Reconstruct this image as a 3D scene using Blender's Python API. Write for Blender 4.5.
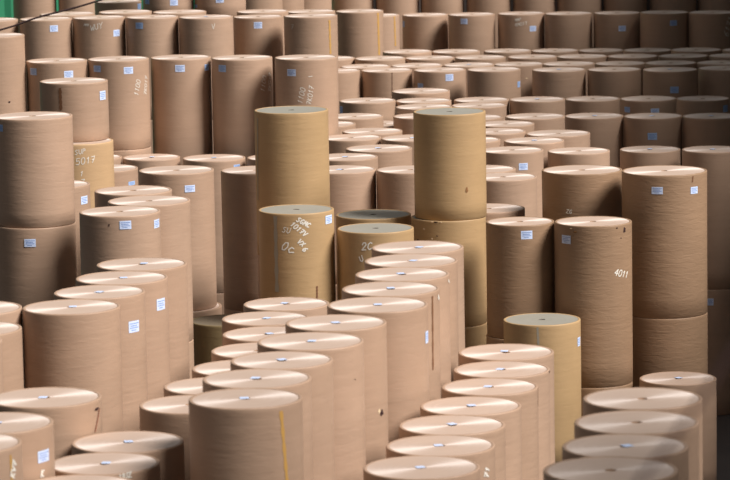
import bpy, bmesh, math, random
from mathutils import Vector, Matrix
for o in list(bpy.data.objects): bpy.data.objects.remove(o)
S = bpy.context.scene; COL = S.collection

# ---------------------------------------------------------------- camera
CAM_H = 13.8; FOCAL = 3500.0                      # metres above the floor; focal length in pixels of a 730 px wide frame
pitch = math.atan((240 + 262) / FOCAL); roll = math.radians(1.0)
fw = Vector((0, math.cos(pitch), -math.sin(pitch))); up0 = Vector((0, math.sin(pitch), math.cos(pitch))); rt0 = Vector((1, 0, 0))
rt = math.cos(roll) * rt0 - math.sin(roll) * up0; up = math.sin(roll) * rt0 + math.cos(roll) * up0
cd = bpy.data.cameras.new('camera'); cam = bpy.data.objects.new('camera', cd); COL.objects.link(cam)
m = Matrix((rt, up, -fw)).transposed().to_4x4(); m.translation = (0, 0, CAM_H); cam.matrix_world = m
cd.sensor_width = 36; cd.lens = FOCAL / 730 * 36; cd.clip_end = 500; cd.clip_start = 0.5
cd.dof.use_dof = True; cd.dof.focus_distance = 60; cd.dof.aperture_fstop = 2.8
S.camera = cam

# ---------------------------------------------------------------- light and exposure
W = bpy.data.worlds.new('world'); S.world = W; W.use_nodes = True          # overcast daylight from above, through the open roof lights
wn, wl = W.node_tree.nodes, W.node_tree.links; bg = wn['Background']
wt = wn.new('ShaderNodeTexCoord'); ws = wn.new('ShaderNodeSeparateXYZ'); wl.new(wt.outputs['Generated'], ws.inputs[0])
wr = wn.new('ShaderNodeMapRange'); wr.inputs['From Min'].default_value = 0.0; wr.inputs['From Max'].default_value = 1.0
wr.inputs['To Min'].default_value = 0.02; wr.inputs['To Max'].default_value = 0.33; wl.new(ws.outputs[2], wr.inputs[0]); wl.new(wr.outputs[0], bg.inputs[1])
bg.inputs[0].default_value = (0.93, 0.96, 1.0, 1)
sd = bpy.data.lights.new('sun', 'SUN'); sun = bpy.data.objects.new('sun', sd); COL.objects.link(sun)   # hazy daylight over the added shading wall at right
sd.energy = 5.9; sd.angle = math.radians(26); sd.color = (1.0, 0.955, 0.92)
az, el = math.radians(62), math.radians(45)
L = Vector((math.sin(az) * math.cos(el), -math.cos(az) * math.cos(el), math.sin(el)))
sun.rotation_euler = L.to_track_quat('Z', 'Y').to_euler(); sun.location = (30, -10, 40)
S.view_settings.view_transform = 'Standard'; S.view_settings.look = 'None'
S.view_settings.gamma = 1; S.view_settings.use_curve_mapping = False; S.view_settings.exposure = 0.0

# ---------------------------------------------------------------- materials
def mat(name): 
    m = bpy.data.materials.new(name); m.use_nodes = True
    return m, m.node_tree.nodes, m.node_tree.links, m.node_tree.nodes['Principled BSDF']
def lin(r, g, b):
    f = lambda v: (v / 255 / 12.92) if v <= 10 else ((v / 255 + 0.055) / 1.055) ** 2.4
    return (f(r), f(g), f(b), 1)
def kraft(name, a, b, wrinkle):
    m, N, K, P = mat(name)
    tc = N.new('ShaderNodeTexCoord'); oi = N.new('ShaderNodeObjectInfo')
    add = N.new('ShaderNodeVectorMath'); add.operation = 'ADD'
    sc = N.new('ShaderNodeVectorMath'); sc.operation = 'SCALE'; sc.inputs[0].default_value = (37, 61, 83)
    K.new(oi.outputs['Random'], sc.inputs['Scale'])
    K.new(tc.outputs['Object'], add.inputs[0]); K.new(sc.outputs[0], add.inputs[1])
    mp = N.new('ShaderNodeMapping'); mp.inputs['Scale'].default_value = (0.5, 0.5, 7); K.new(add.outputs[0], mp.inputs[0])
    bands = N.new('ShaderNodeTexNoise'); bands.inputs['Scale'].default_value = 1.6; bands.inputs['Detail'].default_value = 3; K.new(mp.outputs[0], bands.inputs[0])
    blot = N.new('ShaderNodeTexNoise'); blot.inputs['Scale'].default_value = 2.3; blot.inputs['Detail'].default_value = 5; K.new(add.outputs[0], blot.inputs[0])
    mix = N.new('ShaderNodeMix'); mix.data_type = 'RGBA'; mix.inputs[6].default_value = a; mix.inputs[7].default_value = b
    av = N.new('ShaderNodeMath'); av.operation = 'ADD'
    h1 = N.new('ShaderNodeMath'); h1.operation = 'MULTIPLY'; h1.inputs[1].default_value = 0.5; K.new(bands.outputs[0], h1.inputs[0])
    h2 = N.new('ShaderNodeMath'); h2.operation = 'MULTIPLY'; h2.inputs[1].default_value = 0.5; K.new(oi.outputs['Random'], h2.inputs[0])
    K.new(h1.outputs[0], av.inputs[0]); K.new(h2.outputs[0], av.inputs[1]); K.new(av.outputs[0], mix.inputs[0])
    hs = N.new('ShaderNodeHueSaturation'); K.new(mix.outputs[2], hs.inputs['Color'])
    mr = N.new('ShaderNodeMapRange'); mr.inputs['To Min'].default_value = 0.9; mr.inputs['To Max'].default_value = 1.1
    K.new(blot.outputs[0], mr.inputs[0]); K.new(mr.outputs[0], hs.inputs['Value'])
    K.new(hs.outputs[0], P.inputs['Base Color'])
    P.inputs['Roughness'].default_value = 0.55; P.inputs['Specular IOR Level'].default_value = 0.35
    # wrinkles: fine tilted creases plus soft horizontal bands
    mp2 = N.new('ShaderNodeMapping'); mp2.inputs['Scale'].default_value = (1.2, 1.2, 5); mp2.inputs['Rotation'].default_value = (0.25, 0.3, 0); K.new(add.outputs[0], mp2.inputs[0])
    cr = N.new('ShaderNodeTexNoise'); cr.inputs['Scale'].default_value = 3.5; cr.inputs['Detail'].default_value = 4; cr.inputs['Distortion'].default_value = 0.8; K.new(mp2.outputs[0], cr.inputs[0])
    b1 = N.new('ShaderNodeBump'); b1.inputs['Strength'].default_value = wrinkle; b1.inputs['Distance'].default_value = 0.02; K.new(cr.outputs[0], b1.inputs['Height'])
    b2 = N.new('ShaderNodeBump'); b2.inputs['Strength'].default_value = 0.12; b2.inputs['Distance'].default_value = 0.03; K.new(bands.outputs[0], b2.inputs['Height']); K.new(b1.outputs[0], b2.inputs['Normal'])
    K.new(b2.outputs[0], P.inputs['Normal'])
    return m
def wound(name, a, b, rough, aniso, spec):
    """edges of the wound sheets: fine concentric rings, so the sheen is anisotropic"""
    m, N, K, P = mat(name)
    tc = N.new('ShaderNodeTexCoord'); sp = N.new('ShaderNodeSeparateXYZ'); K.new(tc.outputs['Object'], sp.inputs[0])
    cb = N.new('ShaderNodeCombineXYZ'); K.new(sp.outputs[0], cb.inputs[0]); K.new(sp.outputs[1], cb.inputs[1])
    ln = N.new('ShaderNodeVectorMath'); ln.operation = 'LENGTH'; K.new(cb.outputs[0], ln.inputs[0])
    oi = N.new('ShaderNodeObjectInfo')
    w = N.new('ShaderNodeMath'); w.operation = 'MULTIPLY'; w.inputs[1].default_value = 40; K.new(oi.outputs['Random'], w.inputs[0])
    no = N.new('ShaderNodeTexNoise'); no.noise_dimensions = '2D'; no.inputs['Scale'].default_value = 22; no.inputs['Detail'].default_value = 3
    c2 = N.new('ShaderNodeCombineXYZ'); K.new(ln.outputs['Value'], c2.inputs[0]); K.new(w.outputs[0], c2.inputs[1]); K.new(c2.outputs[0], no.inputs[0])
    mix = N.new('ShaderNodeMix'); mix.data_type = 'RGBA'; mix.inputs[6].default_value = a; mix.inputs[7].default_value = b
    K.new(no.outputs[0], mix.inputs[0]); K.new(mix.outputs[2], P.inputs['Base Color'])
    P.inputs['Roughness'].default_value = rough; P.inputs['Specular IOR Level'].default_value = spec
    P.inputs['Anisotropic'].default_value = aniso; P.inputs['IOR'].default_value = 1.9 if spec > 0.5 else 1.5
    tg = N.new('ShaderNodeTangent'); tg.direction_type = 'RADIAL'; tg.axis = 'Z'; K.new(tg.outputs[0], P.inputs['Tangent'])
    return m
def plain(name, c, rough=0.7, noise=0.0, scale=4):
    m, N, K, P = mat(name)
    P.inputs['Roughness'].default_value = rough; P.inputs['Base Color'].default_value = c
    if noise:
        tc = N.new('ShaderNodeTexCoord'); n = N.new('ShaderNodeTexNoise'); n.inputs['Scale'].default_value = scale; n.inputs['Detail'].default_value = 6; K.new(tc.outputs['Object'], n.inputs[0])
        hs = N.new('ShaderNodeHueSaturation'); hs.inputs['Color'].default_value = c
        mr = N.new('ShaderNodeMapRange'); mr.inputs['To Min'].default_value = 1 - noise; mr.inputs['To Max'].default_value = 1 + noise
        K.new(n.outputs[0], mr.inputs[0]); K.new(mr.outputs[0], hs.inputs['Value']); K.new(hs.outputs[0], P.inputs['Base Color'])
    return m
KRAFT = {'k': kraft('pinkish_kraft_wrapper', lin(181, 151, 128), lin(166, 137, 114), 0.2),
         'b': kraft('brown_kraft_wrapper', lin(158, 128, 101), lin(146, 117, 91), 0.35),
         'y': kraft('yellow_kraft_wrapper', lin(188, 156, 114), lin(174, 143, 104), 0.18),
         'd': kraft('pale_yellow_kraft_wrapper', lin(198, 165, 126), lin(190, 156, 117), 0.18),
         'o': kraft('shaded_yellow_kraft_wrapper', lin(128, 112, 80), lin(118, 102, 72), 0.2)}  # 'o': yellow kraft darkened, the shade on that roll put into its colour
END = {'k': wound('wound_paper_end', lin(192, 165, 145), lin(205, 181, 163), 0.82, 0.9, 1.0),
       'y': wound('grey_wound_paper_end', lin(150, 146, 134), lin(160, 156, 145), 0.5, 0.5, 0.3)}
END['b'] = END['d'] = END['k']; END['o'] = wound('shaded_wound_paper_end', lin(110, 98, 80), lin(122, 110, 92), 0.6, 0.5, 0.3)  # 'o' end darkened too, its shade painted into the colour
M_PLUG = plain('core_plug_card', lin(150, 118, 92)); M_PLUGD = plain('core_hole_dark', lin(84, 74, 64))
M_LABEL = plain('sticker_paper', lin(208, 222, 250), 0.5); M_LABELB = plain('sticker_paper_blue', lin(168, 194, 232), 0.5)
M_PRINT = plain('sticker_print_blue', lin(120, 150, 205), 0.6)
M_CHALK = plain('white_chalk', lin(232, 226, 214), 0.9)
M_TAPE = plain('yellow_brown_tape', lin(196, 152, 84), 0.4); M_TAPED = plain('dark_brown_stain', lin(120, 82, 54), 0.7)
M_TAPEG = plain('grey_scuff', lin(164, 154, 136), 0.8); M_SEAM = plain('seam_shade', lin(120, 92, 72), 0.8)
M_TEARD = plain('torn_dark_paper', lin(52, 26, 24), 0.9); M_TEARR = plain('torn_reddish_paper', lin(138, 88, 66), 0.9); M_TEARL = plain('torn_pale_paper', lin(222, 196, 160), 0.9); M_TEARB = plain('torn_brown_paper', lin(140, 100, 62), 0.9)
M_FLOOR = plain('dark_concrete', lin(70, 66, 64), 0.6, 0.25, 1.3)
M_WALL = plain('green_sheet_wall', lin(70, 165, 120), 0.6, 0.2, 0.7)
M_CABLE = plain('dark_cable_rubber', lin(62, 42, 40), 0.6)

# ---------------------------------------------------------------- helpers
def obj(name, me, m, parent=None, loc=None):
    if m is not None and not me.materials: me.materials.append(m)
    o = bpy.data.objects.new(name, me); COL.objects.link(o)
    if parent: o.parent = parent
    if loc: o.location = loc
    return o
def mesh(name, verts, faces, smooth=False):
    me = bpy.data.meshes.new(name); me.from_pydata(verts, [], faces); me.update()
    if smooth: me.polygons.foreach_set('use_smooth', [True] * len(me.polygons))
    return me
def structure(o): o['kind'] = 'structure'; return o
def box_mesh(name, x0, x1, y0, y1, z0, z1):
    v = [(x, y, z) for x in (x0, x1) for y in (y0, y1) for z in (z0, z1)]
    return mesh(name, v, [(0, 1, 3, 2), (4, 6, 7, 5), (0, 4, 5, 1), (2, 3, 7, 6), (0, 2, 6, 4), (1, 5, 7, 3)])

# ---------------------------------------------------------------- the hall
structure(obj('floor', box_mesh('floor', -40, 40, -20, 106, -0.3, 0), M_FLOOR))
def back_wall(x0, x1, m):
    n = int((x1 - x0) / 0.2); v = []; f = []
    for i in range(n + 1):
        x = x0 + 0.2 * i; y = 104.0 + (0.0, 0.0, 0.05, 0.05)[i % 4]
        v += [(x, y, 0), (x, y, 16), (x, y + 0.15, 0), (x, y + 0.15, 16)]
    for i in range(n):
        a, b = 4 * i, 4 * i + 4
        f += [(a, b, b + 1, a + 1), (a + 2, a + 3, b + 3, b + 2), (a + 1, b + 1, b + 3, a + 3)]
    structure(obj('wall_back', mesh('wall_back', v, f), m))
back_wall(-40, -3.4, M_WALL); back_wall(-3.4, 40, plain('dark_brown_sheet_wall', lin(64, 52, 46), 0.8, 0.2, 0.7))
v = []; f = []                                        # unseen wall added to shade the right-hand rolls, its lower middle admitting sun
for y0, y1, z1 in ((4, 31, 20), (31, 68.5, 10.2), (68.5, 103.9, 13.2)):
    b = len(v); v += [(x, y, z) for x in (11.5, 11.9) for y in (y0, y1) for z in (0, z1)]
    f += [tuple(b + k for k in q) for q in ((0, 1, 3, 2), (4, 6, 7, 5), (0, 4, 5, 1), (2, 3, 7, 6), (1, 5, 7, 3))]
structure(obj('shade_wall_right', mesh('shade_wall_right', v, f), plain('grey_plaster', lin(120, 112, 104), 0.9, 0.1)))

# ---------------------------------------------------------------- paper rolls
# key, x, y, top, bottom, diameter, kind, label, group
ROLLS = [
('Z5', 2.288, 32.482, 6.905, 4.603, 1.28, 'k', 'large brown paper roll, fourth from back in the blurred bottom right column', 'bottom right column'),
('Z5_u', 2.288, 32.482, 4.603, 2.302, 1.28, 'k', 'second roll beneath the fourth from back in the blurred bottom right column', 'bottom right column'),
('Z5_u', 2.288, 32.482, 2.302, 0.0, 1.28, 'k', 'bottom roll beneath the fourth from back in the blurred bottom right column', 'bottom right column'),
('Z4', 2.52, 33.726, 6.878, 4.585, 1.242, 'k', 'large brown paper roll, third from back in the blurred bottom right column', 'bottom right column'),
('Z4_u', 2.52, 33.726, 4.585, 2.293, 1.242, 'k', 'second roll beneath the third from back in the blurred bottom right column', 'bottom right column'),
('Z4_u', 2.52, 33.726, 2.293, 0, 1.242, 'k', 'bottom roll beneath the third from back in the blurred bottom right column', 'bottom right column'),
('Z3', 2.729, 34.969, 6.869, 4.579, 1.272, 'k', 'large brown paper roll, second from back in the blurred bottom right column', 'bottom right column'),
('Z3_u', 2.729, 34.969, 4.579, 2.29, 1.272, 'k', 'second roll beneath the second from back in the blurred bottom right column', 'bottom right column'),
('Z3_u', 2.729, 34.969, 2.29, 0.0, 1.272, 'k', 'bottom roll beneath the second from back in the blurred bottom right column', 'bottom right column'),
('S3', -4.239, 35.817, 6.6, 4.4, 1.252, 'k', 'brown paper roll, third from back in the bottom left corner column', 'bottom left corner rolls'),
('S3_u', -4.239, 35.817, 4.4, 2.2, 1.252, 'k', 'second roll beneath the third from back in the bottom left corner column', 'bottom left corner rolls'),
('S3_u', -4.239, 35.817, 2.2, 0.0, 1.252, 'k', 'bottom roll beneath the third from back in the bottom left corner column', 'bottom left corner rolls'),
('Z2', 2.901, 36.345, 6.85, 4.567, 1.265, 'k', 'large brown paper roll, first from back in the blurred bottom right column', 'bottom right column'),
('Z2_u', 2.901, 36.345, 4.567, 2.283, 1.265, 'k', 'second roll beneath the first from back in the blurred bottom right column', 'bottom right column'),
('Z2_u', 2.901, 36.345, 2.283, 0, 1.265, 'k', 'bottom roll beneath the first from back in the blurred bottom right column', 'bottom right column'),
('X1', 0.582, 38.0, 5.8, 2.9, 1.298, 'k', 'pale paper roll, seventh from back in the column right of centre', 'column right of centre'),
('X1_u', 0.582, 38.0, 2.9, 0.0, 1.298, 'k', 'bottom roll beneath the seventh from back in the column right of centre', 'column right of centre'),
('S6', -3.092, 36.474, 5.98, 3.987, 1.239, 'k', 'brown paper roll, third from back in the low dark-sided bottom left column', 'low dark-sided rolls'),
('S6_u', -3.092, 36.474, 3.987, 1.993, 1.239, 'k', 'second roll beneath the third from back in the low dark-sided bottom left column', 'low dark-sided rolls'),
('S6_u', -3.092, 36.474, 1.993, 0.0, 1.239, 'k', 'bottom roll beneath the third from back in the low dark-sided bottom left column', 'low dark-sided rolls'),
('S2', -4.034, 37.294, 6.522, 4.348, 1.25, 'k', 'brown paper roll, second from back in the bottom left corner column', 'bottom left corner rolls'),
('S2_u', -4.034, 37.294, 4.348, 2.174, 1.25, 'k', 'second roll beneath the second from back in the bottom left corner column', 'bottom left corner rolls'),
('S2_u', -4.034, 37.294, 2.174, 0.0, 1.25, 'k', 'bottom roll beneath the second from back in the bottom left corner column', 'bottom left corner rolls'),
('W10', -1.323, 37.224, 6.758, 4.505, 1.235, 'k', 'pale tall paper roll, tenth from back in the long bright centre column', 'bright centre column'),
('W10_u', -1.323, 37.224, 4.505, 2.253, 1.235, 'k', 'second roll beneath the tenth from back in the long bright centre column', 'bright centre column'),
('W10_u', -1.323, 37.224, 2.253, 0.0, 1.235, 'k', 'bottom roll beneath the tenth from back in the long bright centre column', 'bright centre column'),
('S1', -3.74, 39.936, 6.298, 4.199, 1.314, 'k', 'brown paper roll, first from back in the bottom left corner column', 'bottom left corner rolls'),
('S1_u', -3.74, 39.936, 4.199, 2.099, 1.314, 'k', 'second roll beneath the first from back in the bottom left corner column', 'bottom left corner rolls'),
('S1_u', -3.74, 39.936, 2.099, 0.0, 1.314, 'k', 'bottom roll beneath the first from back in the bottom left corner column', 'bottom left corner rolls'),
('S4', -2.738, 39.098, 5.924, 3.949, 1.281, 'k', 'brown paper roll, first from back in the low dark-sided bottom left column', 'low dark-sided rolls'),
('S4_u', -2.738, 39.098, 3.949, 1.975, 1.281, 'k', 'second roll beneath the first from back in the low dark-sided bottom left column', 'low dark-sided rolls'),
('S4_u', -2.738, 39.098, 1.975, 0.0, 1.281, 'k', 'bottom roll beneath the first from back in the low dark-sided bottom left column', 'low dark-sided rolls'),
('S5', -2.918, 37.85, 5.939, 3.959, 1.234, 'k', 'brown paper roll, second from back in the low dark-sided bottom left column', 'low dark-sided rolls'),
('S5_u', -2.918, 37.85, 3.959, 1.98, 1.234, 'k', 'second roll beneath the second from back in the low dark-sided bottom left column', 'low dark-sided rolls'),
('S5_u', -2.918, 37.85, 1.98, 0.0, 1.234, 'k', 'bottom roll beneath the second from back in the low dark-sided bottom left column', 'low dark-sided rolls'),
('X2', 0.83, 39.66, 5.706, 2.853, 1.266, 'k', 'pale paper roll, sixth from back in the column right of centre', 'column right of centre'),
('X2_u', 0.83, 39.66, 2.853, 0.0, 1.266, 'k', 'bottom roll beneath the sixth from back in the column right of centre', 'column right of centre'),
('W9', -1.233, 38.456, 6.747, 4.498, 1.227, 'k', 'pale tall paper roll, ninth from back in the long bright centre column', 'bright centre column'),
('W9_u', -1.233, 38.456, 4.498, 2.249, 1.227, 'k', 'second roll beneath the ninth from back in the long bright centre column', 'bright centre column'),
('W9_u', -1.233, 38.456, 2.249, 0.0, 1.227, 'k', 'bottom roll beneath the ninth from back in the long bright centre column', 'bright centre column'),
('X3', 0.997, 40.921, 5.694, 2.847, 1.27, 'k', 'pale paper roll, fifth from back in the column right of centre', 'column right of centre'),
('X3_u', 0.997, 40.921, 2.847, 0.0, 1.27, 'k', 'bottom roll beneath the fifth from back in the column right of centre', 'column right of centre'),
('W7', -0.666, 40.828, 6.751, 4.501, 1.266, 'k', 'pale tall paper roll, seventh from back in the long bright centre column', 'bright centre column'),
('W7_u', -0.666, 40.828, 4.501, 2.25, 1.266, 'k', 'second roll beneath the seventh from back in the long bright centre column', 'bright centre column'),
('W7_u', -0.666, 40.828, 2.25, 0.0, 1.266, 'k', 'bottom roll beneath the seventh from back in the long bright centre column', 'bright centre column'),
('W8', -0.982, 39.64, 6.74, 4.493, 1.185, 'k', 'pale tall paper roll, eighth from back in the long bright centre column', 'bright centre column'),
('W8_u', -0.982, 39.64, 4.493, 2.247, 1.185, 'k', 'second roll beneath the eighth from back in the long bright centre column', 'bright centre column'),
('W8_u', -0.982, 39.64, 2.247, 0.0, 1.185, 'k', 'bottom roll beneath the eighth from back in the long bright centre column', 'bright centre column'),
('X4', 1.261, 42.287, 5.657, 2.829, 1.25, 'k', 'pale paper roll, fourth from back in the column right of centre', 'column right of centre'),
('X4_u', 1.261, 42.287, 2.829, 0.0, 1.25, 'k', 'bottom roll beneath the fourth from back in the column right of centre', 'column right of centre'),
('R2', -5.052, 41.964, 6.629, 4.42, 1.238, 'k', 'brown paper roll, third from back at the left edge beside the stepped column', 'rolls at the left edge'),
('R2_u', -5.052, 41.964, 4.42, 2.21, 1.238, 'k', 'second roll beneath the third from back at the left edge beside the stepped column', 'rolls at the left edge'),
('R2_u', -5.052, 41.964, 2.21, 0.0, 1.238, 'k', 'bottom roll beneath the third from back at the left edge beside the stepped column', 'rolls at the left edge'),
('W6', -0.373, 42.048, 6.762, 4.508, 1.237, 'k', 'pale tall paper roll, sixth from back in the long bright centre column', 'bright centre column'),
('W6_u', -0.373, 42.048, 4.508, 2.254, 1.237, 'k', 'second roll beneath the sixth from back in the long bright centre column', 'bright centre column'),
('W6_u', -0.373, 42.048, 2.254, 0, 1.237, 'k', 'bottom roll beneath the sixth from back in the long bright centre column', 'bright centre column'),
('V7', -2.2, 42.481, 5.701, 2.85, 1.248, 'k', 'pale paper roll, seventh from back in the half-hidden column left of centre', 'half-hidden column left of centre'),
('V7_u', -2.2, 42.481, 2.85, 0.0, 1.248, 'k', 'bottom roll beneath the seventh from back in the half-hidden column left of centre', 'half-hidden column left of centre'),
('W5', 0.143, 43.192, 6.79, 4.527, 1.266, 'k', 'pale tall paper roll, fifth from back in the long bright centre column', 'bright centre column'),
('W5_u', 0.143, 43.192, 4.527, 2.263, 1.266, 'k', 'second roll beneath the fifth from back in the long bright centre column', 'bright centre column'),
('W5_u', 0.143, 43.192, 2.263, 0.0, 1.266, 'k', 'bottom roll beneath the fifth from back in the long bright centre column', 'bright centre column'),
('R1', -4.935, 43.206, 6.571, 4.381, 1.248, 'k', 'brown paper roll, second from back at the left edge beside the stepped column', 'rolls at the left edge'),
('R1_u', -4.935, 43.206, 4.381, 2.19, 1.248, 'k', 'second roll beneath the second from back at the left edge beside the stepped column', 'rolls at the left edge'),
('R1_u', -4.935, 43.206, 2.19, 0.0, 1.248, 'k', 'bottom roll beneath the second from back at the left edge beside the stepped column', 'rolls at the left edge'),
('V6', -1.968, 43.711, 5.699, 2.85, 1.248, 'k', 'pale paper roll, sixth from back in the half-hidden column left of centre', 'half-hidden column left of centre'),
('V6_u', -1.968, 43.711, 2.85, 0.0, 1.248, 'k', 'bottom roll beneath the sixth from back in the half-hidden column left of centre', 'half-hidden column left of centre'),
('W4', 0.317, 44.448, 6.791, 4.527, 1.262, 'k', 'pale tall paper roll, fourth from back in the long bright centre column', 'bright centre column'),
('W4_u', 0.317, 44.448, 4.527, 2.264, 1.262, 'k', 'second roll beneath the fourth from back in the long bright centre column', 'bright centre column'),
('W4_u', 0.317, 44.448, 2.264, 0.0, 1.262, 'k', 'bottom roll beneath the fourth from back in the long bright centre column', 'bright centre column'),
('Q4', -3.807, 44.619, 6.6, 4.4, 1.262, 'k', 'pale tall paper roll, fourth from back in the stepped column at left', 'stepped left column'),
('Q4_u', -3.807, 44.619, 4.4, 2.2, 1.262, 'k', 'second roll beneath the fourth from back in the stepped column at left', 'stepped left column'),
('Q4_u', -3.807, 44.619, 2.2, 0.0, 1.262, 'k', 'bottom roll beneath the fourth from back in the stepped column at left', 'stepped left column'),
('X5', 1.543, 43.496, 5.667, 2.834, 1.223, 'k', 'pale paper roll, third from back in the column right of centre', 'column right of centre'),
('X5_u', 1.543, 43.496, 2.834, 0.0, 1.223, 'k', 'bottom roll beneath the third from back in the column right of centre', 'column right of centre'),
('X6', 1.742, 44.723, 5.663, 2.832, 1.256, 'k', 'pale paper roll, second from back in the column right of centre', 'column right of centre'),
('X6_u', 1.742, 44.723, 2.832, 0.0, 1.256, 'k', 'bottom roll beneath the second from back in the column right of centre', 'column right of centre'),
('X7', 1.854, 45.991, 5.666, 2.833, 1.283, 'k', 'pale paper roll, first from back in the column right of centre', 'column right of centre'),
('X7_u', 1.854, 45.991, 2.833, 0.0, 1.283, 'k', 'bottom roll beneath the first from back in the column right of centre', 'column right of centre'),
('R0', -5.064, 44.635, 6.6, 4.4, 1.245, 'k', 'brown paper roll, first from back at the left edge beside the stepped column', 'rolls at the left edge'),
('R0_u', -5.064, 44.635, 4.4, 2.2, 1.245, 'k', 'second roll beneath the first from back at the left edge beside the stepped column', 'rolls at the left edge'),
('R0_u', -5.064, 44.635, 2.2, 0.0, 1.245, 'k', 'bottom roll beneath the first from back at the left edge beside the stepped column', 'rolls at the left edge'),
('V5', -1.665, 44.955, 5.7, 2.85, 1.248, 'k', 'pale paper roll, fifth from back in the half-hidden column left of centre', 'half-hidden column left of centre'),
('V5_u', -1.665, 44.955, 2.85, 0.0, 1.248, 'k', 'bottom roll beneath the fifth from back in the half-hidden column left of centre', 'half-hidden column left of centre'),
('W3', 0.484, 45.699, 6.786, 4.524, 1.253, 'k', 'pale tall paper roll, third from back in the long bright centre column', 'bright centre column'),
('W3_u', 0.484, 45.699, 4.524, 2.262, 1.253, 'k', 'second roll beneath the third from back in the long bright centre column', 'bright centre column'),
('W3_u', 0.484, 45.699, 2.262, 0.0, 1.253, 'k', 'bottom roll beneath the third from back in the long bright centre column', 'bright centre column'),
('W2', 0.619, 46.958, 6.776, 4.517, 1.272, 'k', 'pale tall paper roll, second from back in the long bright centre column', 'bright centre column'),
('W2_u', 0.619, 46.958, 4.517, 2.259, 1.272, 'k', 'second roll beneath the second from back in the long bright centre column', 'bright centre column'),
('W2_u', 0.619, 46.958, 2.259, 0, 1.272, 'k', 'bottom roll beneath the second from back in the long bright centre column', 'bright centre column'),
('V4', -1.467, 46.261, 5.7, 2.85, 1.248, 'k', 'pale paper roll, fourth from back in the half-hidden column left of centre', 'half-hidden column left of centre'),
('V4_u', -1.467, 46.261, 2.85, 0.0, 1.248, 'k', 'bottom roll beneath the fourth from back in the half-hidden column left of centre', 'half-hidden column left of centre'),
('W1', 0.731, 48.238, 6.77, 4.513, 1.29, 'k', 'pale tall paper roll, first from back in the long bright centre column', 'bright centre column'),
('W1_u', 0.731, 48.238, 4.513, 2.257, 1.29, 'k', 'second roll beneath the first from back in the long bright centre column', 'bright centre column'),
('W1_u', 0.731, 48.238, 2.257, 0, 1.29, 'k', 'bottom roll beneath the first from back in the long bright centre column', 'bright centre column'),
('Q2', -3.323, 47.129, 6.584, 4.389, 1.257, 'k', 'pale tall paper roll, second from back in the stepped column at left', 'stepped left column'),
('Q2_u', -3.323, 47.129, 4.389, 2.195, 1.257, 'k', 'second roll beneath the second from back in the stepped column at left', 'stepped left column'),
('Q2_u', -3.323, 47.129, 2.195, 0.0, 1.257, 'k', 'bottom roll beneath the second from back in the stepped column at left', 'stepped left column'),
('Q3', -3.538, 45.905, 6.586, 4.391, 1.22, 'k', 'pale tall paper roll, third from back in the stepped column at left', 'stepped left column'),
('Q3_u', -3.538, 45.905, 4.391, 2.195, 1.22, 'k', 'second roll beneath the third from back in the stepped column at left', 'stepped left column'),
('Q3_u', -3.538, 45.905, 2.195, 0.0, 1.22, 'k', 'bottom roll beneath the third from back in the stepped column at left', 'stepped left column'),
('Q1', -3.125, 48.382, 6.581, 4.387, 1.27, 'k', 'pale tall paper roll, first from back in the stepped column at left', 'stepped left column'),
('Q1_u', -3.125, 48.382, 4.387, 2.194, 1.27, 'k', 'second roll beneath the first from back in the stepped column at left', 'stepped left column'),
('Q1_u', -3.125, 48.382, 2.194, 0.0, 1.27, 'k', 'bottom roll beneath the first from back in the stepped column at left', 'stepped left column'),
('V3', -1.365, 47.565, 5.7, 2.85, 1.248, 'k', 'pale paper roll, third from back in the half-hidden column left of centre', 'half-hidden column left of centre'),
('V3_u', -1.365, 47.565, 2.85, 0.0, 1.248, 'k', 'bottom roll beneath the third from back in the half-hidden column left of centre', 'half-hidden column left of centre'),
('V2', -1.438, 49.176, 5.65, 2.825, 1.248, 'k', 'pale paper roll, second from back in the half-hidden column left of centre', 'half-hidden column left of centre'),
('V2_u', -1.438, 49.176, 2.825, 0.0, 1.248, 'k', 'bottom roll beneath the second from back in the half-hidden column left of centre', 'half-hidden column left of centre'),
('V1', -1.173, 50.747, 5.6, 2.8, 1.267, 'k', 'pale paper roll, first from back in the half-hidden column left of centre', 'half-hidden column left of centre'),
('V1_u', -1.173, 50.747, 2.8, 0.0, 1.267, 'k', 'bottom roll beneath the first from back in the half-hidden column left of centre', 'half-hidden column left of centre'),
('G3b', -3.186, 58.999, 4.256, 2.128, 1.451, 'k', 'brown paper roll, lower roll under the tall stickered left roll', ''),
('G3b_u', -3.186, 58.999, 2.128, 0.0, 1.451, 'k', 'bottom roll beneath the lower roll under the tall stickered left roll', ''),
('K2', 5.009, 57.908, 6.58, 4.186, 1.424, 'b', 'brown paper roll, widest wrinkled roll with two stickers at right', ''),
('K2b', 5.009, 57.908, 4.186, 2.093, 1.424, 'b', 'brown paper roll, lower roll beneath the widest wrinkled roll', ''),
('K2b_u', 5.009, 57.908, 2.093, 0.0, 1.424, 'b', 'bottom roll beneath the lower roll beneath the widest wrinkled roll', ''),
('G6', -3.383, 54.54, 6.666, 4.444, 1.301, 'k', 'brown paper roll, second from back in the short column above the stepped one', 'short column at left'),
('G6_v', -3.383, 54.54, 4.444, 2.222, 1.301, 'k', 'second roll beneath the second from back in the short column above the stepped one', 'short column at left'),
('G6_u', -3.383, 54.54, 2.222, 0.0, 1.301, 'k', 'bottom roll beneath the second from back in the short column above the stepped one', 'short column at left'),
('E2', -5.403, 56.796, 6.03, 4.02, 1.335, 'k', 'wide brown paper roll, lower roll of the large stack at left edge', ''),
('E2_v', -5.403, 56.796, 4.02, 2.01, 1.335, 'k', 'second roll beneath the lower roll of the large stack at left edge', ''),
('E2_u', -5.403, 56.796, 2.01, 0.0, 1.335, 'k', 'bottom roll beneath the lower roll of the large stack at left edge', ''),
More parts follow.
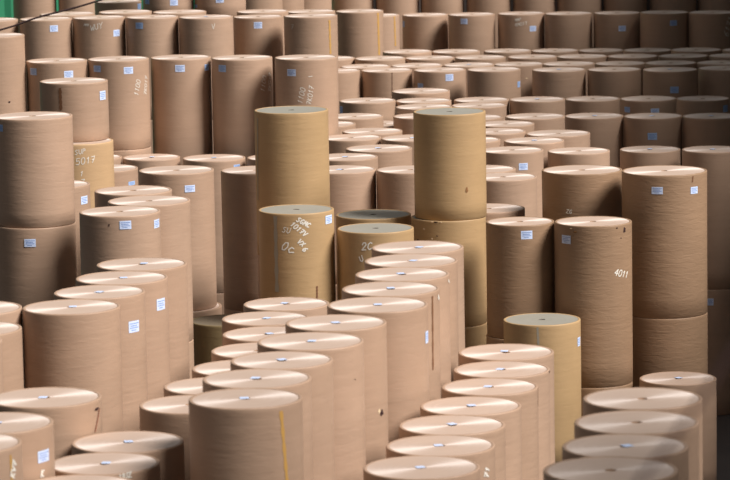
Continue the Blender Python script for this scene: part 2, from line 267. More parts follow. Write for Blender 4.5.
('G7', -3.754, 53.229, 6.681, 4.454, 1.247, 'k', 'brown paper roll, third from back in the short column above the stepped one', 'short column at left'),
('G7_u', -3.754, 53.229, 4.454, 2.227, 1.247, 'k', 'second roll beneath the third from back in the short column above the stepped one', 'short column at left'),
('G7_u', -3.754, 53.229, 2.227, 0.0, 1.247, 'k', 'bottom roll beneath the third from back in the short column above the stepped one', 'short column at left'),
('K1', 3.697, 58.856, 6.5, 4.333, 1.369, 'b', 'brown paper roll, wide roll behind the torn-topped roll', ''),
('K1_v', 3.697, 58.856, 4.333, 2.167, 1.369, 'b', 'second roll beneath the wide roll behind the torn-topped roll', ''),
('K1_u', 3.697, 58.856, 2.167, 0.0, 1.369, 'b', 'bottom roll beneath the wide roll behind the torn-topped roll', ''),
('E1', -5.386, 56.796, 7.8, 6.03, 1.301, 'k', 'wide brown paper roll, upper roll of the large stack at left edge', ''),
('Y1', 2.818, 55.444, 4.516, 2.258, 1.246, 'y', 'kraft paper roll, grey-topped yellow roll behind the right column', ''),
('Y1_u', 2.818, 55.444, 2.258, 0.0, 1.246, 'y', 'bottom roll beneath the grey-topped yellow roll behind the right column', ''),
('G5', -3.715, 55.853, 6.667, 4.445, 1.25, 'k', 'brown paper roll, first from back in the short column above the stepped one', 'short column at left'),
('G5_u', -3.715, 55.853, 4.445, 2.222, 1.25, 'k', 'second roll beneath the first from back in the short column above the stepped one', 'short column at left'),
('G5_u', -3.715, 55.853, 2.222, 0, 1.25, 'k', 'bottom roll beneath the first from back in the short column above the stepped one', 'short column at left'),
('J2', 3.725, 56.556, 5.936, 3.283, 1.264, 'b', 'brown paper roll, tall roll with torn top edge, right of centre', ''),
('J2b', 3.725, 56.556, 3.283, 1.641, 1.264, 'b', 'brown paper roll, lower roll beneath the torn-topped roll', ''),
('J2b_u', 3.725, 56.556, 1.641, 0.0, 1.264, 'b', 'bottom roll beneath the lower roll beneath the torn-topped roll', ''),
('Z1', 5.066, 56.189, 3.377, 1.688, 1.253, 'k', 'brown paper roll, lone roll by the dark floor at right', ''),
('Z1_u', 5.066, 56.189, 1.688, 0.0, 1.253, 'k', 'bottom roll beneath the lone roll by the dark floor at right', ''),
('H4', 0.177, 57.173, 5.8, 2.9, 1.267, 'y', 'kraft paper roll, yellow roll with chalk 2 and grey top', ''),
('H4_u', 0.177, 57.173, 2.9, 0.0, 1.267, 'y', 'bottom roll beneath the yellow roll with chalk 2 and grey top', ''),
('I3', 1.403, 58.309, 4.013, 2.006, 1.283, 'y', 'kraft paper roll, bottom roll of the yellow pillar at centre', ''),
('I3_u', 1.403, 58.309, 2.006, 0.0, 1.283, 'y', 'bottom roll beneath the bottom roll of the yellow pillar at centre', ''),
('H2', -1.126, 57.291, 6.12, 4.08, 1.255, 'y', 'kraft paper roll, scribbled yellow roll before the tall yellow one', ''),
('H2_u', -1.126, 57.291, 4.08, 2.04, 1.255, 'y', 'second roll beneath the scribbled yellow roll before the tall yellow one', ''),
('H2_u', -1.126, 57.291, 2.04, 0.0, 1.255, 'y', 'bottom roll beneath the scribbled yellow roll before the tall yellow one', ''),
('H3', 0.149, 58.867, 5.8, 2.9, 1.281, 'y', 'kraft paper roll, yellow roll showing only its grey top, centre', ''),
('H3_u', 0.149, 58.867, 2.9, 0.0, 1.281, 'y', 'bottom roll beneath the yellow roll showing only its grey top, centre', ''),
('G3', -3.182, 58.999, 6.6, 4.256, 1.28, 'k', 'tall brown paper roll, first from left of the tall pair left of the yellow rolls', 'tall row left of the yellow rolls'),
('I2', 1.41, 58.309, 5.819, 4.013, 1.263, 'y', 'kraft paper roll, middle scuffed roll of the yellow pillar', ''),
('H1', -1.227, 59.812, 7.507, 5.005, 1.276, 'y', 'kraft paper roll, tall yellow roll with grey top, centre left', ''),
('H1_u', -1.227, 59.812, 5.005, 2.502, 1.276, 'y', 'second roll beneath the tall yellow roll with grey top, centre left', ''),
('H1_u', -1.227, 59.812, 2.502, 0.0, 1.276, 'y', 'bottom roll beneath the tall yellow roll with grey top, centre left', ''),
('P10', 2.127, 59.465, 5.788, 2.894, 1.25, 'k', 'pale brown paper roll, seventh down in the stepped tops right of the yellow pillar', 'stepped tops right of the yellow pillar'),
('P10_u', 2.127, 59.465, 2.894, 0.0, 1.25, 'k', 'bottom roll beneath the seventh down in the stepped tops right of the yellow pillar', 'stepped tops right of the yellow pillar'),
('I1', 1.45, 58.309, 7.593, 5.819, 1.217, 'y', 'kraft paper roll, top roll of the yellow pillar at centre', ''),
('O1', -2.341, 57.49, 4.25, 2.125, 1.199, 'o', 'kraft paper roll, low yellow roll with painted-in shade, left of centre', ''),
('O1_u', -2.341, 57.49, 2.125, 0.0, 1.199, 'o', 'bottom roll beneath the low yellow roll with painted-in shade, left of centre', ''),
('F1', -5.369, 60.137, 6.249, 4.166, 1.25, 'k', 'brown paper roll, small visible roll with sticker beside the left stack', ''),
('F1_u', -5.369, 60.137, 4.166, 2.083, 1.25, 'k', 'second roll beneath the small visible roll with sticker beside the left stack', ''),
('F1_u', -5.369, 60.137, 2.083, 0, 1.25, 'k', 'bottom roll beneath the small visible roll with sticker beside the left stack', ''),
('G4', -1.905, 61.454, 6.276, 3.833, 1.25, 'k', 'tall brown paper roll, second from left of the tall pair left of the yellow rolls', 'tall row left of the yellow rolls'),
('G4b', -1.905, 61.454, 3.833, 1.917, 1.25, 'k', 'brown paper roll, lower roll under the plain tall brown roll', ''),
('G4b_u', -1.905, 61.454, 1.917, 0.0, 1.25, 'k', 'bottom roll beneath the lower roll under the plain tall brown roll', ''),
('N10', -0.416, 63.15, 6.05, 4.033, 1.281, 'k', 'pale brown paper roll, fifth down in the tops right of the tall yellow roll', 'stepped tops behind the yellow rolls'),
('N10_v', -0.416, 63.15, 4.033, 2.017, 1.281, 'k', 'second roll beneath the fifth down in the tops right of the tall yellow roll', 'stepped tops behind the yellow rolls'),
('N10_u', -0.416, 63.15, 2.017, 0.0, 1.281, 'k', 'bottom roll beneath the fifth down in the tops right of the tall yellow roll', 'stepped tops behind the yellow rolls'),
('J1b', 2.547, 56.956, 4.018, 2.009, 1.155, 'b', 'brown paper roll, lower roll beneath the narrow stickered roll', ''),
('J1b_u', 2.547, 56.956, 2.009, 0.0, 1.155, 'b', 'bottom roll beneath the lower roll beneath the narrow stickered roll', ''),
('D2', -5.12, 62.627, 6.715, 4.477, 1.251, 'd', 'kraft paper roll, yellowish roll with chalk writing under a pale roll', ''),
('D2_u', -5.12, 62.627, 4.477, 2.238, 1.251, 'd', 'second roll beneath the yellowish roll with chalk writing under a pale roll', ''),
('D2_u', -5.12, 62.627, 2.238, 0, 1.251, 'd', 'bottom roll beneath the yellowish roll with chalk writing under a pale roll', ''),
('J1', 2.551, 56.956, 5.901, 4.018, 1.13, 'b', 'brown paper roll, stickered narrow roll just right of the pillar', ''),
('N11', 0.849, 62.968, 6.05, 4.033, 1.248, 'k', 'pale brown paper roll, fifth down in the stepped tops left of the yellow pillar', 'stepped tops behind the yellow rolls'),
('N11_u', 0.849, 62.968, 4.033, 2.017, 1.248, 'k', 'second roll beneath the fifth down in the stepped tops left of the yellow pillar', 'stepped tops behind the yellow rolls'),
('N11_u', 0.849, 62.968, 2.017, 0.0, 1.248, 'k', 'bottom roll beneath the fifth down in the stepped tops left of the yellow pillar', 'stepped tops behind the yellow rolls'),
('P9', 2.547, 63.663, 5.8, 2.9, 1.252, 'k', 'pale brown paper roll, sixth down in the stepped tops right of the yellow pillar', 'stepped tops right of the yellow pillar'),
('P9_u', 2.547, 63.663, 2.9, 0.0, 1.252, 'k', 'bottom roll beneath the sixth down in the stepped tops right of the yellow pillar', 'stepped tops right of the yellow pillar'),
('D1', -5.208, 62.977, 7.769, 6.715, 1.233, 'k', 'pale paper roll, short roll in front of the five big rolls', ''),
('Ga', -4.791, 64.151, 6.026, 4.017, 1.25, 'k', 'brown paper roll, partly hidden behind the yellowish chalked roll, beside its right edge', ''),
('Ga_u', -4.791, 64.151, 4.017, 2.009, 1.25, 'k', 'second roll beneath the partly hidden behind the yellowish chalked roll, beside its right edge', ''),
('Ga_u', -4.791, 64.151, 2.009, 0, 1.25, 'k', 'bottom roll beneath the partly hidden behind the yellowish chalked roll, beside its right edge', ''),
('N8', 0.304, 67.65, 5.9, 2.95, 1.299, 'k', 'pale brown paper roll, fourth down in the stepped tops left of the yellow pillar', 'stepped tops behind the yellow rolls'),
('N8_u', 0.304, 67.65, 2.95, 0.0, 1.299, 'k', 'bottom roll beneath the fourth down in the stepped tops left of the yellow pillar', 'stepped tops behind the yellow rolls'),
('P8', 2.252, 65.694, 5.7, 2.85, 1.252, 'k', 'pale brown paper roll, fifth down in the stepped tops right of the yellow pillar', 'stepped tops right of the yellow pillar'),
('P8_u', 2.252, 65.694, 2.85, 0.0, 1.252, 'k', 'bottom roll beneath the fifth down in the stepped tops right of the yellow pillar', 'stepped tops right of the yellow pillar'),
('N9', -0.35, 66.317, 5.9, 2.95, 1.252, 'k', 'pale brown paper roll, fourth down in the tops right of the tall yellow roll', 'stepped tops behind the yellow rolls'),
('N9_u', -0.35, 66.317, 2.95, 0.0, 1.252, 'k', 'bottom roll beneath the fourth down in the tops right of the tall yellow roll', 'stepped tops behind the yellow rolls'),
('P4', 4.019, 71.772, 5.665, 2.833, 1.326, 'k', 'brown paper roll, pale roll top behind the wide right rolls', ''),
('P4_u', 4.019, 71.772, 2.833, 0.0, 1.326, 'k', 'bottom roll beneath the pale roll top behind the wide right rolls', ''),
('P7', 2.931, 68.679, 5.7, 2.85, 1.252, 'k', 'brown paper roll, stickered roll between the pillar and wide right rolls', ''),
('P7_u', 2.931, 68.679, 2.85, 0.0, 1.252, 'k', 'bottom roll beneath the stickered roll between the pillar and wide right rolls', ''),
('G2', -3.043, 70.753, 5.4, 2.7, 1.278, 'k', 'brown paper roll, third from left in the row below the five big rolls', 'row below the five big rolls'),
('G2_v', -3.043, 70.753, 2.7, 0.0, 1.278, 'k', 'bottom roll beneath the third from left in the row below the five big rolls', 'row below the five big rolls'),
('C5', -1.143, 71.475, 7.355, 4.903, 1.286, 'k', 'tall brown paper roll, fifth from left of the five big upper left rolls', 'five big rolls at upper left'),
('C5_u', -1.143, 71.475, 4.903, 2.452, 1.286, 'k', 'second roll beneath the fifth from left of the five big upper left rolls', 'five big rolls at upper left'),
('C5_u', -1.143, 71.475, 2.452, 0.0, 1.286, 'k', 'bottom roll beneath the fifth from left of the five big upper left rolls', 'five big rolls at upper left'),
('L00', 4.293, 69.336, 5.583, 2.791, 1.242, 'k', 'brown paper roll, left roll of three behind the wide right rolls', ''),
('L00_u', 4.293, 69.336, 2.791, 0.0, 1.242, 'k', 'bottom roll beneath the left roll of three behind the wide right rolls', ''),
('N7', 0.977, 70.177, 5.802, 2.901, 1.247, 'k', 'pale brown paper roll, third down in the stepped tops left of the yellow pillar', 'stepped tops behind the yellow rolls'),
('N7_u', 0.977, 70.177, 2.901, 0.0, 1.247, 'k', 'bottom roll beneath the third down in the stepped tops left of the yellow pillar', 'stepped tops behind the yellow rolls'),
('P5', 2.159, 70.593, 5.698, 2.849, 1.252, 'k', 'pale brown paper roll, fourth down in the stepped tops right of the yellow pillar', 'stepped tops right of the yellow pillar'),
('P5_u', 2.159, 70.593, 2.849, 0.0, 1.252, 'k', 'bottom roll beneath the fourth down in the stepped tops right of the yellow pillar', 'stepped tops right of the yellow pillar'),
('L1', 7.105, 70.735, 5.4, 2.599, 1.248, 'k', 'dark brown paper roll, right-edge roll of three behind the wide rolls', ''),
('L1b', 7.105, 70.735, 2.599, 0.0, 1.248, 'k', 'brown paper roll, lower stickered roll standing on floor at right edge', ''),
('C2', -5.029, 72.079, 7.337, 5.498, 1.269, 'k', 'tall brown paper roll, second from left of the five big upper left rolls', 'five big rolls at upper left'),
('C2b', -5.029, 72.079, 5.498, 2.749, 1.269, 'k', 'brown paper roll, lower roll under the second big upper left roll', ''),
('C2b_u', -5.029, 72.079, 2.749, 0.0, 1.269, 'k', 'bottom roll beneath the lower roll under the second big upper left roll', ''),
('N6', -0.252, 70.574, 5.787, 2.894, 1.239, 'k', 'pale brown paper roll, third down in the tops right of the tall yellow roll', 'stepped tops behind the yellow rolls'),
('N6_u', -0.252, 70.574, 2.894, 0.0, 1.239, 'k', 'bottom roll beneath the third down in the tops right of the tall yellow roll', 'stepped tops behind the yellow rolls'),
('C4', -2.485, 72.27, 7.3, 4.867, 1.269, 'k', 'tall brown paper roll, fourth from left of the five big upper left rolls', 'five big rolls at upper left'),
('C4_u', -2.485, 72.27, 4.867, 2.433, 1.269, 'k', 'second roll beneath the fourth from left of the five big upper left rolls', 'five big rolls at upper left'),
('C4_u', -2.485, 72.27, 2.433, 0, 1.269, 'k', 'bottom roll beneath the fourth from left of the five big upper left rolls', 'five big rolls at upper left'),
('C1', -6.288, 71.892, 7.339, 4.893, 1.258, 'k', 'tall brown paper roll, first from left of the five big upper left rolls', 'five big rolls at upper left'),
('C1_u', -6.288, 71.892, 4.893, 2.446, 1.258, 'k', 'second roll beneath the first from left of the five big upper left rolls', 'five big rolls at upper left'),
('C1_u', -6.288, 71.892, 2.446, 0.0, 1.258, 'k', 'bottom roll beneath the first from left of the five big upper left rolls', 'five big rolls at upper left'),
('L0', 5.915, 71.769, 5.3, 2.65, 1.255, 'k', 'brown paper roll, middle roll of three behind the wide right rolls', ''),
('L0_u', 5.915, 71.769, 2.65, 0.0, 1.255, 'k', 'bottom roll beneath the middle roll of three behind the wide right rolls', ''),
('G2b', -1.745, 70.367, 5.436, 2.718, 1.23, 'k', 'brown paper roll, fourth from left in the row below the five big rolls', 'row below the five big rolls'),
('G2b_u', -1.745, 70.367, 2.718, 0.0, 1.23, 'k', 'bottom roll beneath the fourth from left in the row below the five big rolls', 'row below the five big rolls'),
('P6', 3.458, 70.46, 5.676, 2.838, 1.232, 'k', 'pale brown paper roll, roll top between the pillar and wide right rolls', ''),
('P6_u', 3.458, 70.46, 2.838, 0.0, 1.232, 'k', 'bottom roll beneath the roll top between the pillar and wide right rolls', ''),
('D0', -7.537, 71.686, 7.9, 5.267, 1.252, 'k', 'pale brown paper roll, tall roll cut by the left edge, upper left', ''),
('D0_u', -7.537, 71.686, 5.267, 2.633, 1.252, 'k', 'second roll beneath the tall roll cut by the left edge, upper left', ''),
('D0_u', -7.537, 71.686, 2.633, 0, 1.252, 'k', 'bottom roll beneath the tall roll cut by the left edge, upper left', ''),
('N5', 0.191, 72.186, 5.732, 2.866, 1.249, 'k', 'pale brown paper roll, second down in the stepped tops left of the yellow pillar', 'stepped tops behind the yellow rolls'),
('N5_u', 0.191, 72.186, 2.866, 0.0, 1.249, 'k', 'bottom roll beneath the second down in the stepped tops left of the yellow pillar', 'stepped tops behind the yellow rolls'),
('C3', -3.764, 72.586, 7.3, 4.867, 1.254, 'k', 'tall brown paper roll, third from left of the five big upper left rolls', 'five big rolls at upper left'),
('C3_u', -3.764, 72.586, 4.867, 2.433, 1.254, 'k', 'second roll beneath the third from left of the five big upper left rolls', 'five big rolls at upper left'),
('C3_u', -3.764, 72.586, 2.433, 0, 1.254, 'k', 'bottom roll beneath the third from left of the five big upper left rolls', 'five big rolls at upper left'),
('c6a', 3.669, 74.213, 5.762, 2.881, 1.281, 'k', 'brown paper roll, first from left in the row above the wide right rolls', 'field row above the wide rolls'),
('c6a_u', 3.669, 74.213, 2.881, 0.0, 1.281, 'k', 'bottom roll beneath the first from left in the row above the wide right rolls', 'field row above the wide rolls'),
('P3', 2.742, 71.94, 5.71, 2.855, 1.236, 'k', 'pale brown paper roll, third down in the stepped tops right of the yellow pillar', 'stepped tops right of the yellow pillar'),
('P3_u', 2.742, 71.94, 2.855, 0.0, 1.236, 'k', 'bottom roll beneath the third down in the stepped tops right of the yellow pillar', 'stepped tops right of the yellow pillar'),
('N3', -0.776, 73.303, 5.774, 2.887, 1.25, 'k', 'pale brown paper roll, second down in the tops right of the tall yellow roll', 'stepped tops behind the yellow rolls'),
('N3_u', -0.776, 73.303, 2.887, 0.0, 1.25, 'k', 'bottom roll beneath the second down in the tops right of the tall yellow roll', 'stepped tops behind the yellow rolls'),
('c6b', 5.017, 75.578, 5.6, 2.8, 1.276, 'k', 'brown paper roll, second from left in the row above the wide right rolls', 'field row above the wide rolls'),
('c6b_u', 5.017, 75.578, 2.8, 0.0, 1.276, 'k', 'bottom roll beneath the second from left in the row above the wide right rolls', 'field row above the wide rolls'),
('c6c', 6.279, 75.351, 5.6, 2.8, 1.269, 'k', 'brown paper roll, third from left in the row above the wide right rolls', 'field row above the wide rolls'),
('c6c_u', 6.279, 75.351, 2.8, 0.0, 1.269, 'k', 'bottom roll beneath the third from left in the row above the wide right rolls', 'field row above the wide rolls'),
('P2', 2.991, 73.151, 5.729, 2.865, 1.229, 'k', 'pale brown paper roll, second down in the stepped tops right of the yellow pillar', 'stepped tops right of the yellow pillar'),
('P2_u', 2.991, 73.151, 2.865, 0.0, 1.229, 'k', 'bottom roll beneath the second down in the stepped tops right of the yellow pillar', 'stepped tops right of the yellow pillar'),
('N2', -0.184, 74.484, 5.8, 2.9, 1.252, 'k', 'pale brown paper roll, first down in the tops right of the tall yellow roll', 'stepped tops behind the yellow rolls'),
('N2_u', -0.184, 74.484, 2.9, 0.0, 1.252, 'k', 'bottom roll beneath the first down in the tops right of the tall yellow roll', 'stepped tops behind the yellow rolls'),
('c5x', 1.328, 79.179, 5.847, 2.923, 1.329, 'k', 'brown paper roll, raised roll top above the yellow pillar', ''),
('c5x_u', 1.328, 79.179, 2.923, 0.0, 1.329, 'k', 'bottom roll beneath the raised roll top above the yellow pillar', ''),
('G1', -4.335, 71.042, 5.401, 2.7, 1.178, 'k', 'brown paper roll, second from left in the row below the five big rolls', 'row below the five big rolls'),
('G1_u', -4.335, 71.042, 2.7, 0.0, 1.178, 'k', 'bottom roll beneath the second from left in the row below the five big rolls', 'row below the five big rolls'),
('c6d', 7.523, 75.148, 5.6, 2.8, 1.244, 'k', 'brown paper roll, fourth from left in the row above the wide right rolls', 'field row above the wide rolls'),
('c6d_u', 7.523, 75.148, 2.8, 0.0, 1.244, 'k', 'bottom roll beneath the fourth from left in the row above the wide right rolls', 'field row above the wide rolls'),
('G0', -5.511, 70.958, 5.431, 2.716, 1.163, 'k', 'brown paper roll, first from left in the row below the five big rolls', 'row below the five big rolls'),
('G0_u', -5.511, 70.958, 2.716, 0.0, 1.163, 'k', 'bottom roll beneath the first from left in the row below the five big rolls', 'row below the five big rolls'),
('N4', 0.463, 75.719, 5.494, 2.747, 1.24, 'k', 'pale brown paper roll, first down in the stepped tops left of the yellow pillar', 'stepped tops behind the yellow rolls'),
('N4_u', 0.463, 75.719, 2.747, 0.0, 1.24, 'k', 'bottom roll beneath the first down in the stepped tops left of the yellow pillar', 'stepped tops behind the yellow rolls'),
('c5y', 1.348, 76.597, 5.756, 2.878, 1.247, 'k', 'brown paper roll, roll top just behind the yellow pillar top', ''),
('c5y_u', 1.348, 76.597, 2.878, 0.0, 1.247, 'k', 'bottom roll beneath the roll top just behind the yellow pillar top', ''),
('c5a', 0.11, 77.712, 5.8, 2.9, 1.264, 'k', 'brown paper roll, first from left in the field row below the exposed sides', 'field row below the exposed sides'),
('c5a_u', 0.11, 77.712, 2.9, 0.0, 1.264, 'k', 'bottom roll beneath the first from left in the field row below the exposed sides', 'field row below the exposed sides'),
('c5f', 6.479, 79.013, 5.6, 2.8, 1.277, 'k', 'brown paper roll, sixth from left in the field row below the exposed sides', 'field row below the exposed sides'),
('c5f_u', 6.479, 79.013, 2.8, 0.0, 1.277, 'k', 'bottom roll beneath the sixth from left in the field row below the exposed sides', 'field row below the exposed sides'),
('c5d', 3.951, 78.802, 5.65, 2.825, 1.264, 'k', 'brown paper roll, fourth from left in the field row below the exposed sides', 'field row below the exposed sides'),
('c5d_u', 3.951, 78.802, 2.825, 0.0, 1.264, 'k', 'bottom roll beneath the fourth from left in the field row below the exposed sides', 'field row below the exposed sides'),
('c5b', 1.361, 77.856, 5.763, 2.882, 1.247, 'k', 'brown paper roll, second from left in the field row below the exposed sides', 'field row below the exposed sides'),
('c5b_u', 1.361, 77.856, 2.882, 0.0, 1.247, 'k', 'bottom roll beneath the second from left in the field row below the exposed sides', 'field row below the exposed sides'),
('N1', 1.249, 74.784, 5.747, 2.873, 1.195, 'k', 'brown paper roll, pale roll left of and behind the pillar top', ''),
('N1_u', 1.249, 74.784, 2.873, 0.0, 1.195, 'k', 'bottom roll beneath the pale roll left of and behind the pillar top', ''),
('c5c', 2.694, 78.936, 5.647, 2.823, 1.254, 'k', 'brown paper roll, third from left in the field row below the exposed sides', 'field row below the exposed sides'),
('c5c_u', 2.694, 78.936, 2.823, 0.0, 1.254, 'k', 'bottom roll beneath the third from left in the field row below the exposed sides', 'field row below the exposed sides'),
('c5z', 2.594, 77.694, 5.653, 2.827, 1.23, 'k', 'brown paper roll, roll top just right of the yellow pillar top', ''),
('c5z_u', 2.594, 77.694, 2.827, 0.0, 1.23, 'k', 'bottom roll beneath the roll top just right of the yellow pillar top', ''),
('A1', -7.168, 85.337, 7.271, 4.847, 1.349, 'k', 'brown paper roll, first flat top from left just behind the upper left rows', 'roll tops behind the back left row'),
('A1_u', -7.168, 85.337, 4.847, 2.424, 1.349, 'k', 'second roll beneath the first flat top from left just behind the upper left rows', 'roll tops behind the back left row'),
('A1_u', -7.168, 85.337, 2.424, 0.0, 1.349, 'k', 'bottom roll beneath the first flat top from left just behind the upper left rows', 'roll tops behind the back left row'),
('c5e', 5.291, 80.149, 5.5, 2.75, 1.263, 'k', 'brown paper roll, fifth from left in the field row below the exposed sides', 'field row below the exposed sides'),
('c5e_u', 5.291, 80.149, 2.75, 0.0, 1.263, 'k', 'bottom roll beneath the fifth from left in the field row below the exposed sides', 'field row below the exposed sides'),
('c4g', 7.256, 82.191, 5.95, 3.967, 1.291, 'k', 'brown paper roll, seventh from left in the upper right row with exposed sides', 'field row with exposed sides'),
('c4g_u', 7.256, 82.191, 3.967, 1.983, 1.291, 'k', 'second roll beneath the seventh from left in the upper right row with exposed sides', 'field row with exposed sides'),
('c4g_u', 7.256, 82.191, 1.983, 0.0, 1.291, 'k', 'bottom roll beneath the seventh from left in the upper right row with exposed sides', 'field row with exposed sides'),
('B4', -3.714, 83.62, 7.272, 4.848, 1.299, 'k', 'tall brown paper roll, fifth from left in the upper left back row', 'rolls of the back left row'),
('B4_v', -3.714, 83.62, 4.848, 2.424, 1.299, 'k', 'second roll beneath the fifth from left in the upper left back row', 'rolls of the back left row'),
('B4_u', -3.714, 83.62, 2.424, 0, 1.299, 'k', 'bottom roll beneath the fifth from left in the upper left back row', 'rolls of the back left row'),
('c4d', 3.159, 83.538, 5.9, 2.95, 1.286, 'k', 'brown paper roll, fourth from left in the upper right row with exposed sides', 'field row with exposed sides'),
('c4d_u', 3.159, 83.538, 2.95, 0.0, 1.286, 'k', 'bottom roll beneath the fourth from left in the upper right row with exposed sides', 'field row with exposed sides'),
('B6', -1.208, 83.518, 7.265, 4.844, 1.285, 'k', 'tall brown paper roll, seventh from left in the upper left back row', 'rolls of the back left row'),
('B6_u', -1.208, 83.518, 4.844, 2.422, 1.285, 'k', 'second roll beneath the seventh from left in the upper left back row', 'rolls of the back left row'),
('B6_u', -1.208, 83.518, 2.422, 0.0, 1.285, 'k', 'bottom roll beneath the seventh from left in the upper left back row', 'rolls of the back left row'),
('A3', -4.439, 85.537, 7.256, 4.838, 1.316, 'k', 'brown paper roll, third flat top from left just behind the upper left rows', 'roll tops behind the back left row'),
('A3_u', -4.439, 85.537, 4.838, 2.419, 1.316, 'k', 'second roll beneath the third flat top from left just behind the upper left rows', 'roll tops behind the back left row'),
('A3_u', -4.439, 85.537, 2.419, 0.0, 1.316, 'k', 'bottom roll beneath the third flat top from left just behind the upper left rows', 'roll tops behind the back left row'),
('P1', 2.427, 74.788, 5.7, 2.85, 1.15, 'k', 'pale brown paper roll, first down in the stepped tops right of the yellow pillar', 'stepped tops right of the yellow pillar'),
('P1_u', 2.427, 74.788, 2.85, 0.0, 1.15, 'k', 'bottom roll beneath the first down in the stepped tops right of the yellow pillar', 'stepped tops right of the yellow pillar'),
('c4f', 6.038, 83.533, 5.85, 2.925, 1.284, 'k', 'brown paper roll, sixth from left in the upper right row with exposed sides', 'field row with exposed sides'),
('c4f_u', 6.038, 83.533, 2.925, 0.0, 1.284, 'k', 'bottom roll beneath the sixth from left in the upper right row with exposed sides', 'field row with exposed sides'),
('c4e', 4.723, 83.702, 5.85, 2.925, 1.286, 'k', 'brown paper roll, fifth from left in the upper right row with exposed sides', 'field row with exposed sides'),
('c4e_u', 4.723, 83.702, 2.925, 0.0, 1.286, 'k', 'bottom roll beneath the fifth from left in the upper right row with exposed sides', 'field row with exposed sides'),
('c5g', 7.885, 80.75, 5.4, 2.7, 1.235, 'k', 'brown paper roll, seventh from left in the field row below the exposed sides', 'field row below the exposed sides'),
('c5g_u', 7.885, 80.75, 2.7, 0.0, 1.235, 'k', 'bottom roll beneath the seventh from left in the field row below the exposed sides', 'field row below the exposed sides'),
('A2', -5.765, 85.541, 7.279, 4.853, 1.304, 'k', 'brown paper roll, second flat top from left just behind the upper left rows', 'roll tops behind the back left row'),
('A2_u', -5.765, 85.541, 4.853, 2.426, 1.304, 'k', 'second roll beneath the second flat top from left just behind the upper left rows', 'roll tops behind the back left row'),
('A2_u', -5.765, 85.541, 2.426, 0.0, 1.304, 'k', 'bottom roll beneath the second flat top from left just behind the upper left rows', 'roll tops behind the back left row'),
('B2', -6.296, 83.925, 7.281, 4.854, 1.276, 'k', 'tall brown paper roll, third from left in the upper left back row', 'rolls of the back left row'),
('B2_u', -6.296, 83.925, 4.854, 2.427, 1.276, 'k', 'second roll beneath the third from left in the upper left back row', 'rolls of the back left row'),
('B2_u', -6.296, 83.925, 2.427, 0.0, 1.276, 'k', 'bottom roll beneath the third from left in the upper left back row', 'rolls of the back left row'),
('c3e', 5.076, 85.742, 5.8, 2.9, 1.298, 'k', 'brown paper roll, fifth from left in the third flat-top row, upper right field', 'rolls of the third flat-top row'),
('c3e_u', 5.076, 85.742, 2.9, 0.0, 1.298, 'k', 'bottom roll beneath the fifth from left in the third flat-top row, upper right field', 'rolls of the third flat-top row'),
('B3', -5.012, 83.823, 7.279, 4.853, 1.266, 'k', 'tall brown paper roll, fourth from left in the upper left back row', 'rolls of the back left row'),
('B3_v', -5.012, 83.823, 4.853, 2.426, 1.266, 'k', 'second roll beneath the fourth from left in the upper left back row', 'rolls of the back left row'),
('B3_u', -5.012, 83.823, 2.426, 0, 1.266, 'k', 'bottom roll beneath the fourth from left in the upper left back row', 'rolls of the back left row'),
('c4h', 8.613, 82.825, 5.9, 2.95, 1.248, 'k', 'brown paper roll, eighth from left in the upper right row with exposed sides', 'field row with exposed sides'),
('c4h_u', 8.613, 82.825, 2.95, 0.0, 1.248, 'k', 'bottom roll beneath the eighth from left in the upper right row with exposed sides', 'field row with exposed sides'),
('c4c', 1.886, 84.71, 5.8, 2.9, 1.268, 'k', 'brown paper roll, third from left in the upper right row with exposed sides', 'field row with exposed sides'),
('c4c_u', 1.886, 84.71, 2.9, 0.0, 1.268, 'k', 'bottom roll beneath the third from left in the upper right row with exposed sides', 'field row with exposed sides'),
('B1', -7.559, 83.823, 7.276, 4.85, 1.251, 'k', 'tall brown paper roll, second from left in the upper left back row', 'rolls of the back left row'),
('B1_u', -7.559, 83.823, 4.85, 2.425, 1.251, 'k', 'second roll beneath the second from left in the upper left back row', 'rolls of the back left row'),
('B1_u', -7.559, 83.823, 2.425, 0.0, 1.251, 'k', 'bottom roll beneath the second from left in the upper left back row', 'rolls of the back left row'),
('c3b', 1.358, 86.085, 5.791, 2.896, 1.283, 'k', 'brown paper roll, second from left in the third flat-top row, upper right field', 'rolls of the third flat-top row'),
('c3b_u', 1.358, 86.085, 2.896, 0.0, 1.283, 'k', 'bottom roll beneath the second from left in the third flat-top row, upper right field', 'rolls of the third flat-top row'),
('B0', -8.869, 84.022, 7.259, 4.839, 1.25, 'k', 'tall brown paper roll, first from left in the upper left back row', 'rolls of the back left row'),
('B0_u', -8.869, 84.022, 4.839, 2.42, 1.25, 'k', 'second roll beneath the first from left in the upper left back row', 'rolls of the back left row'),
('B0_u', -8.869, 84.022, 2.42, 0, 1.25, 'k', 'bottom roll beneath the first from left in the upper left back row', 'rolls of the back left row'),
('A4', -2.431, 86.334, 7.172, 4.781, 1.279, 'k', 'brown paper roll, fourth flat top from left just behind the upper left rows', 'roll tops behind the back left row'),
('A4_u', -2.431, 86.334, 4.781, 2.391, 1.279, 'k', 'second roll beneath the fourth flat top from left just behind the upper left rows', 'roll tops behind the back left row'),
('A4_u', -2.431, 86.334, 2.391, 0.0, 1.279, 'k', 'bottom roll beneath the fourth flat top from left just behind the upper left rows', 'roll tops behind the back left row'),
('c3c', 2.63, 85.912, 5.8, 2.9, 1.272, 'k', 'brown paper roll, third from left in the third flat-top row, upper right field', 'rolls of the third flat-top row'),
('c3c_u', 2.63, 85.912, 2.9, 0.0, 1.272, 'k', 'bottom roll beneath the third from left in the third flat-top row, upper right field', 'rolls of the third flat-top row'),
